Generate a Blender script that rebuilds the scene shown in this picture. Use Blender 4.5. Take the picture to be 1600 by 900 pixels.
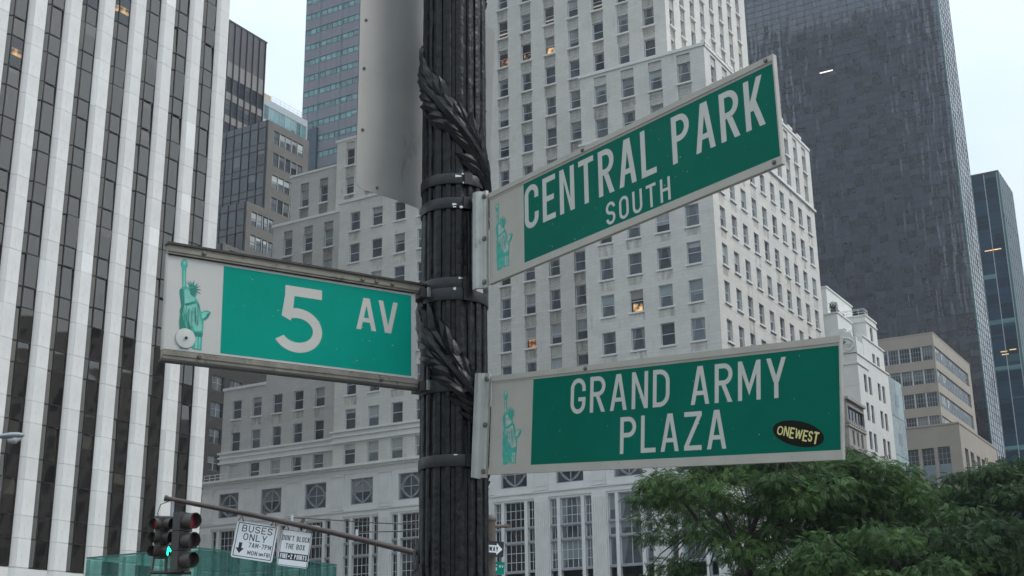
import bpy, math, random
import numpy as np
from mathutils import Matrix, Vector
random.seed(7); rng = np.random.default_rng(7)
R = math.radians
scn = bpy.context.scene
for o in list(bpy.data.objects): bpy.data.objects.remove(o)
COL = scn.collection

# ------------------------------------------------------------------ camera
F_PX, YAW, PITCH, ROLL = 2055.39, R(-30.829), R(17.378), R(-.7225)
CAM = Vector((0, 0, 1.6))
_w = Vector((math.sin(YAW)*math.cos(PITCH), math.cos(YAW)*math.cos(PITCH), math.sin(PITCH)))
_r0 = Vector((math.cos(YAW), -math.sin(YAW), 0)); _u0 = _r0.cross(_w)
CR = math.cos(ROLL)*_r0 + math.sin(ROLL)*_u0
CU = -math.sin(ROLL)*_r0 + math.cos(ROLL)*_u0
CW = _w
cd = bpy.data.cameras.new('camera'); cam = bpy.data.objects.new('camera', cd); COL.objects.link(cam)
cd.sensor_width = 36; cd.lens = F_PX/1600*36; cd.clip_start = .05; cd.clip_end = 6000
m = Matrix((CR, CU, -CW)).transposed().to_4x4(); m.translation = CAM; cam.matrix_world = m
scn.camera = cam

def ray(x, y): return CW + CR*((x-800)/F_PX) - CU*((y-450)/F_PX)
def on_plane(x, y, ax, c):
    d = ray(x, y); return CAM + d*((c-CAM[ax])/d[ax])
def at_dist(x, y, D):
    d = ray(x, y); return CAM + d*(D/math.hypot(d.x, d.y))
def to_px(p):
    q = Vector(p)-CAM; z = q.dot(CW)
    if z < .1: return (-9999, -9999)
    return (800+F_PX*q.dot(CR)/z, 450-F_PX*q.dot(CU)/z)

# ------------------------------------------------------------------ world, sun, exposure
SUN_EL, SUN_AZ = R(48), R(70)            # azimuth from +Y (south in the place) towards +X
wd = bpy.data.worlds.new("World"); scn.world = wd; wd.use_nodes = True
nt = wd.node_tree; nt.nodes.clear(); N = nt.nodes.new; L = nt.links.new
out = N('ShaderNodeOutputWorld'); bg = N('ShaderNodeBackground'); L(bg.outputs[0], out.inputs[0])
sky = N('ShaderNodeTexSky'); sky.sky_type = 'NISHITA'; sky.sun_disc = False
sky.sun_elevation = SUN_EL; sky.sun_rotation = SUN_AZ; sky.dust_density = 3
tc = N('ShaderNodeTexCoord'); sp = N('ShaderNodeSeparateXYZ'); L(tc.outputs['Generated'], sp.inputs[0])
mz = N('ShaderNodeMath'); mz.operation = 'MAXIMUM'; mz.inputs[1].default_value = 0; L(sp.outputs[2], mz.inputs[0])
lum = N('ShaderNodeMath'); lum.operation = 'MULTIPLY_ADD'; lum.inputs[1].default_value = 9.0; lum.inputs[2].default_value = 7.0; L(mz.outputs[0], lum.inputs[0])
mp = N('ShaderNodeMapping'); mp.inputs['Scale'].default_value = (1, 1, 2.6); L(tc.outputs['Generated'], mp.inputs[0])
nz = N('ShaderNodeTexNoise'); nz.inputs['Scale'].default_value = 2.3; nz.inputs['Detail'].default_value = 5; nz.inputs['Roughness'].default_value = .45; L(mp.outputs[0], nz.inputs[0])
cr = N('ShaderNodeValToRGB'); L(nz.outputs[0], cr.inputs[0])
cr.color_ramp.elements[0].position = .35; cr.color_ramp.elements[0].color = (.66, .82, .98, 1)
cr.color_ramp.elements[1].position = .65; cr.color_ramp.elements[1].color = (.87, .965, 1.0, 1)
vm = N('ShaderNodeVectorMath'); vm.operation = 'SCALE'; L(cr.outputs[0], vm.inputs[0]); L(lum.outputs[0], vm.inputs['Scale'])
mx = N('ShaderNodeMix'); mx.data_type = 'RGBA'; mx.inputs[0].default_value = .86
L(sky.outputs[0], mx.inputs[6]); L(vm.outputs[0], mx.inputs[7]); L(mx.outputs[2], bg.inputs[0])
bg.inputs[1].default_value = .12
sl = bpy.data.lights.new('sun', 'SUN'); so = bpy.data.objects.new('sun', sl); COL.objects.link(so)
sl.energy = 1.5; sl.angle = R(25); sl.color = (1, .96, .9)
sd = Vector((math.sin(SUN_AZ)*math.cos(SUN_EL), math.cos(SUN_AZ)*math.cos(SUN_EL), math.sin(SUN_EL)))
so.rotation_euler = sd.to_track_quat('Z', 'Y').to_euler(); so.location = (20, 10, 80)
scn.view_settings.view_transform = 'Standard'; scn.view_settings.look = 'None'
scn.view_settings.exposure = 0; scn.view_settings.gamma = 1
scn.render.engine = 'CYCLES'
scn.cycles.max_bounces = 6; scn.cycles.transparent_max_bounces = 12; scn.cycles.diffuse_bounces = 3

# ------------------------------------------------------------------ materials
M = {}
def hexc(c):
    if isinstance(c, str):
        v = [int(c[i:i+2], 16)/255 for i in (0, 2, 4)]
        return tuple(x/12.92 if x <= .04045 else ((x+.055)/1.055)**2.4 for x in v)+(1,)
    return tuple(c)+(1,) if len(c) == 3 else c
def mat(name, col, rough=.8, metal=0, spec=.5, vary=.12, scale=1.0, bump=0, bscale=20, stretch=(1, 1, 1), per=0, coat=0, stain=None, bstretch=None, joints=None):
    """base colour with noise mottling, optional per-object variation, stain colour and bump"""
    mt = bpy.data.materials.new(name); mt.use_nodes = True; t = mt.node_tree; b = t.nodes['Principled BSDF']
    b.inputs['Roughness'].default_value = rough; b.inputs['Metallic'].default_value = metal
    b.inputs['Specular IOR Level'].default_value = spec; b.inputs['Coat Weight'].default_value = coat
    c = hexc(col); n = t.nodes.new; l = t.links.new
    tc = n('ShaderNodeTexCoord'); mp = n('ShaderNodeMapping'); mp.inputs['Scale'].default_value = stretch; l(tc.outputs['Object'], mp.inputs[0])
    no = n('ShaderNodeTexNoise'); no.inputs['Scale'].default_value = scale; no.inputs['Detail'].default_value = 6; no.inputs['Roughness'].default_value = .6
    l(mp.outputs[0], no.inputs[0])
    r = n('ShaderNodeMapRange'); r.inputs[1].default_value = .3; r.inputs[2].default_value = .7; r.inputs[3].default_value = 1-vary; r.inputs[4].default_value = 1+vary
    l(no.outputs[0], r.inputs[0]); fac = r.outputs[0]
    if per:
        oi = n('ShaderNodeObjectInfo'); r2 = n('ShaderNodeMapRange'); r2.inputs[3].default_value = 1-per; r2.inputs[4].default_value = 1+per; l(oi.outputs['Random'], r2.inputs[0])
        mu = n('ShaderNodeMath'); mu.operation = 'MULTIPLY'; l(fac, mu.inputs[0]); l(r2.outputs[0], mu.inputs[1]); fac = mu.outputs[0]
    vm = n('ShaderNodeVectorMath'); vm.operation = 'SCALE'; vm.inputs[0].default_value = c[:3]; l(fac, vm.inputs['Scale']); res = vm.outputs[0]
    if stain:
        n2 = n('ShaderNodeTexNoise'); n2.inputs['Scale'].default_value = stain[1]; n2.inputs['Detail'].default_value = 8; n2.inputs['Roughness'].default_value = .7
        mp2 = n('ShaderNodeMapping'); mp2.inputs['Scale'].default_value = stain[3] if len(stain) > 3 else (1, 1, 1); l(tc.outputs['Object'], mp2.inputs[0]); l(mp2.outputs[0], n2.inputs[0])
        r3 = n('ShaderNodeMapRange'); r3.inputs[1].default_value = stain[2]; r3.inputs[2].default_value = stain[2]+.12; l(n2.outputs[0], r3.inputs[0])
        mm = n('ShaderNodeMix'); mm.data_type = 'RGBA'; l(r3.outputs[0], mm.inputs[0]); l(res, mm.inputs[6]); mm.inputs[7].default_value = hexc(stain[0]); res = mm.outputs[2]
    if joints:
        ss = n('ShaderNodeSeparateXYZ'); l(tc.outputs['Object'], ss.inputs[0]); aa = n('ShaderNodeMath'); l(ss.outputs[0], aa.inputs[0]); l(ss.outputs[1], aa.inputs[1])
        cc = n('ShaderNodeCombineXYZ'); l(aa.outputs[0], cc.inputs[0]); l(ss.outputs[2], cc.inputs[1])
        bk = n('ShaderNodeTexBrick'); bk.inputs['Scale'].default_value = 1; bk.inputs['Brick Width'].default_value = joints[0]; bk.inputs['Row Height'].default_value = joints[1]; bk.inputs['Mortar Size'].default_value = joints[2]; bk.inputs['Mortar Smooth'].default_value = .4
        j = joints[3]; bk.inputs['Color1'].default_value = (1, 1, 1, 1); bk.inputs['Color2'].default_value = (1-joints[4],)*3+(1,); bk.inputs['Mortar'].default_value = (j, j, j, 1); l(cc.outputs[0], bk.inputs['Vector'])
        jm = n('ShaderNodeMix'); jm.data_type = 'RGBA'; jm.blend_type = 'MULTIPLY'; jm.inputs[0].default_value = 1; l(res, jm.inputs[6]); l(bk.outputs[0], jm.inputs[7]); res = jm.outputs[2]
    l(res, b.inputs['Base Color'])
    if bump:
        n3 = n('ShaderNodeTexNoise'); n3.inputs['Scale'].default_value = bscale; n3.inputs['Detail'].default_value = 5
        if bstretch:
            m3 = n('ShaderNodeMapping'); m3.inputs['Scale'].default_value = bstretch; l(tc.outputs['Object'], m3.inputs[0]); l(m3.outputs[0], n3.inputs[0])
        else: l(tc.outputs['Object'], n3.inputs[0])
        bp = n('ShaderNodeBump'); bp.inputs['Strength'].default_value = 1; bp.inputs['Distance'].default_value = bump; l(n3.outputs[0], bp.inputs['Height']); l(bp.outputs[0], b.inputs['Normal'])
    M[name] = mt; return mt
def emis(name, col, s):
    mt = bpy.data.materials.new(name); mt.use_nodes = True; b = mt.node_tree.nodes['Principled BSDF']
    b.inputs['Base Color'].default_value = hexc(col); b.inputs['Emission Color'].default_value = hexc(col); b.inputs['Emission Strength'].default_value = s; M[name] = mt; return mt
def window_glass(name, dark, blind, blind_p=.4, rough=.06, ior=1.5, lit=None, wav=.004, wsc=1.6, curtain=.5, world_wave=None, tint=None):
    """opaque window seen from far: dark room, roller blind or curtain by UV and per-window random, glossy coat"""
    mt = bpy.data.materials.new(name); mt.use_nodes = True; t = mt.node_tree; b = t.nodes['Principled BSDF']; n = t.nodes.new; l = t.links.new
    b.inputs['Roughness'].default_value = rough; b.inputs['IOR'].default_value = ior
    if tint: b.inputs['Specular Tint'].default_value = tuple(tint)+(1,)
    uv = n('ShaderNodeTexCoord'); s = n('ShaderNodeSeparateXYZ'); l(uv.outputs['UV'], s.inputs[0])
    oi = n('ShaderNodeObjectInfo'); at = n('ShaderNodeAttribute'); at.attribute_name = 'rnd'
    ad = n('ShaderNodeMath'); ad.operation = 'ADD'; l(oi.outputs['Random'], ad.inputs[0]); l(at.outputs['Fac'], ad.inputs[1])
    def frac(mult):
        a = n('ShaderNodeMath'); a.operation = 'MULTIPLY'; a.inputs[1].default_value = mult; l(ad.outputs[0], a.inputs[0])
        f = n('ShaderNodeMath'); f.operation = 'FRACT'; l(a.outputs[0], f.inputs[0]); return f.outputs[0]
    def mth(op, a, bb):
        q = n('ShaderNodeMath'); q.operation = op
        for i, v in enumerate((a, bb)):
            if isinstance(v, (int, float)): q.inputs[i].default_value = v
            else: l(v, q.inputs[i])
        return q.outputs[0]
    f1, f2, f3, f4 = frac(7.31), frac(23.7), frac(51.9), frac(3.17)
    hasb = mth('LESS_THAN', f1, blind_p)
    lvl = mth('MULTIPLY_ADD', f2, .6); t.nodes[-1].inputs[2].default_value = .25
    bl = mth('MULTIPLY', hasb, mth('GREATER_THAN', s.outputs[1], lvl))
    # curtains: two drapes at the sides, tapering
    ux = mth('ABSOLUTE', mth('SUBTRACT', s.outputs[0], .5), 0)
    cw = mth('MULTIPLY_ADD', s.outputs[1], -.25); t.nodes[-1].inputs[2].default_value = .40
    cu = mth('MULTIPLY', mth('GREATER_THAN', ux, cw), mth('LESS_THAN', f3, curtain))
    dk = n('ShaderNodeVectorMath'); dk.operation = 'SCALE'; dk.inputs[0].default_value = hexc(dark)[:3]
    nn = n('ShaderNodeTexNoise'); nn.inputs['Scale'].default_value = 1.7; nn.inputs['Detail'].default_value = 3; l(uv.outputs['Object'], nn.inputs[0])
    l(mth('ADD', mth('MULTIPLY', f4, 1.0), mth('MULTIPLY', nn.outputs[0], 1.1)), dk.inputs['Scale'])
    bc = n('ShaderNodeVectorMath'); bc.operation = 'SCALE'; bc.inputs[0].default_value = hexc(blind)[:3]
    l(mth('ADD', mth('MULTIPLY', f3, .6), .5), bc.inputs['Scale'])
    m1 = n('ShaderNodeMix'); m1.data_type = 'RGBA'; l(mth('MULTIPLY', cu, .55), m1.inputs[0]); l(dk.outputs[0], m1.inputs[6]); l(bc.outputs[0], m1.inputs[7])
    m2 = n('ShaderNodeMix'); m2.data_type = 'RGBA'; l(mth('MULTIPLY', bl, .85), m2.inputs[0]); l(m1.outputs[2], m2.inputs[6]); l(bc.outputs[0], m2.inputs[7])
    l(m2.outputs[2], b.inputs['Base Color'])
    if lit:
        x0, x1, y0, y1 = lit[1]
        g = mth('MULTIPLY', mth('MULTIPLY', mth('GREATER_THAN', s.outputs[0], x0), mth('LESS_THAN', s.outputs[0], x1)), mth('MULTIPLY', mth('GREATER_THAN', s.outputs[1], y0), mth('LESS_THAN', s.outputs[1], y1)))
        n5 = n('ShaderNodeTexNoise'); n5.inputs['Scale'].default_value = lit[3]; l(uv.outputs['Object'], n5.inputs[0])
        r5 = n('ShaderNodeMapRange'); r5.inputs[1].default_value = .38; r5.inputs[2].default_value = .62; l(n5.outputs[0], r5.inputs[0])
        b.inputs['Emission Color'].default_value = hexc(lit[0]); l(mth('MULTIPLY', mth('MULTIPLY', g, r5.outputs[0]), lit[2]), b.inputs['Emission Strength'])
    if wav:
        n3 = n('ShaderNodeTexNoise'); n3.inputs['Scale'].default_value = wsc; n3.inputs['Detail'].default_value = 1
        if world_wave:
            ge = n('ShaderNodeNewGeometry'); mp = n('ShaderNodeMapping'); mp.inputs['Scale'].default_value = world_wave; l(ge.outputs['Position'], mp.inputs[0]); l(mp.outputs[0], n3.inputs[0])
        else: l(uv.outputs['Object'], n3.inputs[0])
        bp = n('ShaderNodeBump'); bp.inputs['Distance'].default_value = wav; l(n3.outputs[0], bp.inputs['Height']); l(bp.outputs[0], b.inputs['Normal'])
    M[name] = mt; return mt

mat('limestone', (.66, .635, .59), .85, vary=.07, scale=.5, bump=.006, bscale=6, stain=((.47, .44, .39), .9, .60, (1.3, 1.3, .22)), joints=(1.1, .36, .022, .86, .07))
mat('base_stone', (.76, .75, .73), .75, vary=.05, scale=.5, stain=((.62, .60, .57), .9, .62, (1.3, 1.3, .22)), joints=(1.4, .55, .02, .88, .04))
mat('limestone_trim', (.72, .705, .68), .85, vary=.07, scale=.8)
mat('limestone_joint', (.40, .385, .36), .9, vary=.1, scale=1)
mat('brick_spandrel', (.60, .58, .54), .9, vary=.1, scale=2, per=.05, joints=(.5, .17, .03, .62, .1))
mat('grey_brick', (.33, .315, .295), .9, vary=.12, scale=2, per=.05, joints=(.5, .17, .03, .7, .1))
mat('shaded_brick', (.060, .055, .050), .9, vary=.15, scale=1, joints=(.6, .2, .03, .75, .15))  # brick tone darkened to hold the shade between the buildings
mat('shaded_limestone', (.53, .51, .48), .9, vary=.08, scale=.5, bump=.006, bscale=6, stain=((.42, .40, .375), .8, .60, (1.3, 1.3, .22)), joints=(1.1, .36, .022, .88, .07))  # darker limestone copy: shade of the marble tower put into its colour
mat('marble', (.72, .70, .68), .6, vary=.05, scale=1.1, per=.045, bump=.003, bscale=3, stain=((.61, .585, .56), .9, .60, (1.5, 1.5, .35)))
mat('marble_new', (.84, .83, .81), .5, vary=.03, scale=1.5, per=.03)
mat('bronze_frame', (.035, .03, .028), .45, metal=.5, vary=.2)
mat('white_frame', (.62, .64, .66), .6, vary=.08)
mat('steel_frame', (.32, .33, .35), .6, vary=.1, scale=2)
window_glass('office_glass', (.062, .070, .085), (.40, .42, .42), .42, curtain=.5, ior=1.6)
window_glass('dark_glass', (.014, .015, .018), (.2, .2, .2), .15, curtain=.15)
window_glass('curtained_glass', (.075, .085, .095), (.36, .42, .42), .55, curtain=.85, ior=1.6)
window_glass('lit_glass', (.04, .04, .045), (.4, .4, .38), .7, lit=((1, .62, .25), (.18, .85, .03, .42), 1.0, 1.8), curtain=0)
window_glass('striplight_glass', (.05, .045, .045), (.25, .25, .25), .3, lit=((1, .86, .70), (.02, .98, .27, .34), 1.6, .01), curtain=0)
window_glass('orange_glass', (.06, .035, .025), (.40, .41, .40), .95, lit=((1, .42, .16), (.2, .9, .05, .45), .55, 2.6), curtain=0)
window_glass('marble_tower_glass', (.011, .010, .010), (.07, .06, .05), .13, ior=2.25, rough=.03, wav=.03, wsc=.35, curtain=.1, tint=(1, .90, .78))
window_glass('marble_tower_lit', (.03, .025, .02), (.1, .09, .08), .1, ior=1.75, lit=((1, .58, .16), (.1, .95, .38, .62), .8, 1.3), curtain=0)
window_glass('grey_curtain_glass', (.055, .065, .078), (.15, .16, .17), .3, ior=1.55, wav=.006, curtain=.2)
window_glass('white_blind_glass', (.10, .11, .11), (.62, .64, .62), .75, curtain=.3)
window_glass('teal_pane', (.10, .23, .25), (.24, .42, .44), .5, ior=1.6, curtain=.3)
window_glass('black_tower_glass', (.032, .037, .055), (.06, .06, .075), .0, ior=1.85, rough=.05, wav=.10, wsc=1, curtain=0, world_wave=(1.1, 1.1, .13))
window_glass('blue_tower_glass', (.016, .045, .075), (.05, .12, .14), .12, ior=1.5, curtain=.05)
window_glass('tan_glass', (.05, .055, .058), (.28, .29, .29), .4, curtain=.4)
window_glass('green_wall_glass', (.14, .22, .205), (.17, .27, .25), .5, ior=1.5, curtain=0)
mat('charcoal_panel', (.075, .07, .075), .5, vary=.12, scale=.6, spec=.6)
mat('grey_metal_panel', (.115, .115, .12), .45, vary=.12, scale=.6, per=.06)
mat('brown_concrete', (.155, .145, .13), .85, vary=.14, scale=.5, stain=((.09, .085, .08), .6, .6))
mat('light_grey_panel', (.24, .225, .215), .6, vary=.1, scale=.6)
mat('slate_panel', (.105, .10, .115), .5, vary=.08, scale=.4)
mat('mauve_panel', (.19, .18, .205), .5, vary=.07, scale=.3, per=.03)
mat('pale_metal', (.45, .50, .52), .5, vary=.05)
mat('tan_stone', (.37, .32, .265), .85, vary=.07, scale=.4, stain=((.33, .29, .25), .7, .62, (1, 1, .3)))
mat('tan_paint', (.55, .42, .27), .8)
mat('white_stone', (.70, .69, .66), .8, vary=.06, scale=.6, stain=((.52, .51, .48), .8, .61, (1.2, 1.2, .3)))
mat('old_stone', (.36, .34, .31), .85, vary=.14, scale=1.2, stain=((.20, .19, .17), 1.2, .58, (1.5, 1.5, .4)))
mat('blue_grey_panel', (.22, .26, .29), .5, vary=.1)
mat('black_mullion', (.045, .04, .045), .45, metal=.3, vary=.1)
mat('teal_edge', (.06, .17, .16), .35, metal=.2, vary=.1)
mat('asphalt', (.05, .05, .052), .9, vary=.2, scale=3, bump=.004, bscale=60)
mat('pavement', (.25, .245, .235), .9, vary=.12, scale=2, bump=.002, bscale=50)
mat('road_paint', (.7, .7, .68), .8)
mat('roof_gravel', (.2, .2, .19), .95, vary=.2, scale=4)
mat('cast_iron', (.0065, .0065, .0075), .34, vary=.35, scale=6, bump=.008, bscale=26, spec=.32, stain=((.035, .035, .036), 30, .66))
mat('iron_leaf', (.008, .008, .009), .36, vary=.3, scale=14, bump=.003, bscale=60, spec=.34, stain=((.05, .05, .05), 26, .69))
mat('black_band', (.010, .010, .011), .4, vary=.3, scale=8, spec=.5, stain=((.45, .45, .44), 11, .77), bump=.001, bscale=60)
mat('chipped_steel', (.62, .62, .60), .35, metal=.8)
mat('sign_white', (.39, .365, .32), .55, vary=.07, scale=5, spec=.2, stain=((.33, .30, .25), 9, .64))
mat('sign_white_new', (.49, .475, .455), .5, vary=.05, scale=5, spec=.2, stain=((.42, .39, .35), 8, .66))
mat('sign_letter', (.47, .46, .42), .55, vary=.05, scale=6, stain=((.42, .41, .37), 14, .70))
mat('sign_green', (.0008, .115, .077), .5, vary=.08, scale=4, spec=.07, stain=((.03, .17, .125), 34, .70))
mat('sign_green_new', (.0008, .255, .19), .5, vary=.07, scale=4, spec=.07, stain=((.04, .29, .23), 34, .70))
mat('print_teal', (.03, .33, .26), .5, vary=.18, scale=30)
mat('print_teal_light', (.16, .46, .38), .5, vary=.15, scale=24)
mat('print_teal_pale', (.33, .41, .35), .5, vary=.3, scale=70)
mat('print_teal_mid', (.045, .34, .265), .5, vary=.3, scale=50)
mat('print_teal_dark', (.005, .17, .125), .5, vary=.12, scale=30)
mat('sign_rail', (.36, .345, .31), .5, metal=.35, vary=.14, scale=9, stain=((.16, .145, .12), 16, .62), stretch=(1, 1, 1))
mat('brown_rail', (.20, .18, .15), .55, metal=.3, vary=.25, scale=9, stain=((.06, .05, .04), 14, .56))
mat('rail_edge', (.03, .026, .022), .6, vary=.3, scale=20)
mat('aluminium_back', (.36, .345, .32), .5, metal=.2, vary=.10, scale=2.5, stain=((.22, .205, .185), 6, .60, (1, 1, .35)), bump=.001, bscale=8)
mat('bracket_metal', (.40, .39, .36), .5, metal=.45, vary=.12, scale=10, stain=((.14, .13, .11), 13, .62, (1, 1, .5)))
mat('bolt', (.14, .13, .115), .45, metal=.6, vary=.3, scale=60)
mat('sticker_black', (.010, .009, .007), .5, spec=.1, vary=.3, scale=30)
mat('sticker_yellow', (.62, .55, .20), .5, vary=.1)
mat('galvanised', (.62, .64, .66), .35, metal=.6, vary=.1)
mat('washer', (.50, .50, .47), .55, vary=.08, scale=20, stain=((.36, .35, .32), 40, .62))
mat('arm_brown', (.085, .062, .055), .45, vary=.2, scale=4, metal=.2)
mat('signal_brown', (.052, .044, .038), .42, vary=.2, scale=9, spec=.5)
mat('signal_black', (.006, .006, .006), .6)
mat('lens_red', (.13, .002, .014), .35)
mat('lens_dark', (.02, .012, .01), .3)
mat('reg_white', (.82, .83, .84), .5, vary=.04, scale=4)
mat('reg_black', (.02, .02, .022), .6)
mat('post_brown', (.10, .075, .06), .6, vary=.2, scale=6)
mat('lamp_grey', (.30, .31, .33), .5, vary=.06, metal=.3)
mat('lamp_lens', (.5, .5, .48), .3)
mat('bark', (.035, .028, .022), .9, vary=.3, scale=8, bump=.01, bscale=18)
mat('planter', (.03, .05, .025), .9)
emis('green_light', (.02, 1, .62), 3.0)
emis('ceiling_lamp', (1, .93, .8), 1.2)
emis('amber_lamp', (.9, .62, .30), .7)
def leaf_mat(name, c):
    mt = bpy.data.materials.new(name); mt.use_nodes = True; t = mt.node_tree; b = t.nodes['Principled BSDF']; n = t.nodes.new; l = t.links.new
    at = n('ShaderNodeAttribute'); at.attribute_name = 'rnd'
    r = n('ShaderNodeValToRGB'); l(at.outputs['Fac'], r.inputs[0]); e = r.color_ramp.elements
    e[0].color = (c[0]*.55, c[1]*.6, c[2]*.7, 1); e[1].color = (c[0]*1.7, c[1]*1.45, c[2]*1.1, 1)
    l(r.outputs[0], b.inputs['Base Color']); b.inputs['Roughness'].default_value = .55; b.inputs['Specular IOR Level'].default_value = .18
    tr = n('ShaderNodeBsdfTranslucent'); l(r.outputs[0], tr.inputs[0]); ms = n('ShaderNodeMixShader'); ms.inputs[0].default_value = .3
    l(b.outputs[0], ms.inputs[1]); l(tr.outputs[0], ms.inputs[2]); l(ms.outputs[0], t.nodes['Material Output'].inputs[0]); M[name] = mt
leaf_mat('locust_leaf', (.066, .132, .050)); leaf_mat('dark_leaf', (.042, .085, .040))
def soot():
    mt = bpy.data.materials.new('soot'); mt.use_nodes = True; t = mt.node_tree; b = t.nodes['Principled BSDF']; n = t.nodes.new; l = t.links.new
    b.inputs['Base Color'].default_value = (.36, .33, .29, 1); b.inputs['Roughness'].default_value = .95
    tc = n('ShaderNodeTexCoord'); mp = n('ShaderNodeMapping'); mp.inputs['Scale'].default_value = (1.6, 1.6, .5); no = n('ShaderNodeTexNoise'); no.inputs['Scale'].default_value = 1.2; no.inputs['Detail'].default_value = 6
    l(tc.outputs['Object'], mp.inputs[0]); l(mp.outputs[0], no.inputs[0]); r = n('ShaderNodeMapRange'); r.inputs[1].default_value = .42; r.inputs[2].default_value = .75; r.inputs[3].default_value = 0; r.inputs[4].default_value = .5; l(no.outputs[0], r.inputs[0])
    l(r.outputs[0], b.inputs['Alpha']); M['soot'] = mt
soot()
def pav_glass():
    mt = bpy.data.materials.new('pavilion_glass'); mt.use_nodes = True; t = mt.node_tree; t.nodes.remove(t.nodes['Principled BSDF']); n = t.nodes.new; l = t.links.new
    tr = n('ShaderNodeBsdfTransparent'); tr.inputs[0].default_value = (.72, .87, .85, 1)
    gl = n('ShaderNodeBsdfGlossy'); gl.inputs['Roughness'].default_value = .08; gl.inputs[0].default_value = (.75, 1, .95, 1)
    df = n('ShaderNodeBsdfDiffuse'); df.inputs[0].default_value = (.12, .27, .25, 1)
    tc = n('ShaderNodeTexCoord'); no = n('ShaderNodeTexNoise'); no.inputs['Scale'].default_value = .8; no.inputs['Detail'].default_value = 6; l(tc.outputs['Object'], no.inputs[0])
    r = n('ShaderNodeMapRange'); r.inputs[1].default_value = .35; r.inputs[2].default_value = .7; r.inputs[3].default_value = .03; r.inputs[4].default_value = .26; l(no.outputs[0], r.inputs[0])
    m1 = n('ShaderNodeMixShader'); l(r.outputs[0], m1.inputs[0]); l(tr.outputs[0], m1.inputs[1]); l(df.outputs[0], m1.inputs[2])
    fr = n('ShaderNodeFresnel'); fr.inputs[0].default_value = 1.5; ge = n('ShaderNodeNewGeometry'); fb = n('ShaderNodeMath'); fb.operation = 'SUBTRACT'; fb.inputs[0].default_value = 1; l(ge.outputs['Backfacing'], fb.inputs[1]); fm = n('ShaderNodeMath'); fm.operation = 'MULTIPLY'; l(fr.outputs[0], fm.inputs[0]); l(fb.outputs[0], fm.inputs[1])
    m2 = n('ShaderNodeMixShader'); l(fm.outputs[0], m2.inputs[0]); l(m1.outputs[0], m2.inputs[1]); l(gl.outputs[0], m2.inputs[2]); l(m2.outputs[0], t.nodes['Material Output'].inputs[0]); M['pavilion_glass'] = mt
pav_glass()

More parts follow.
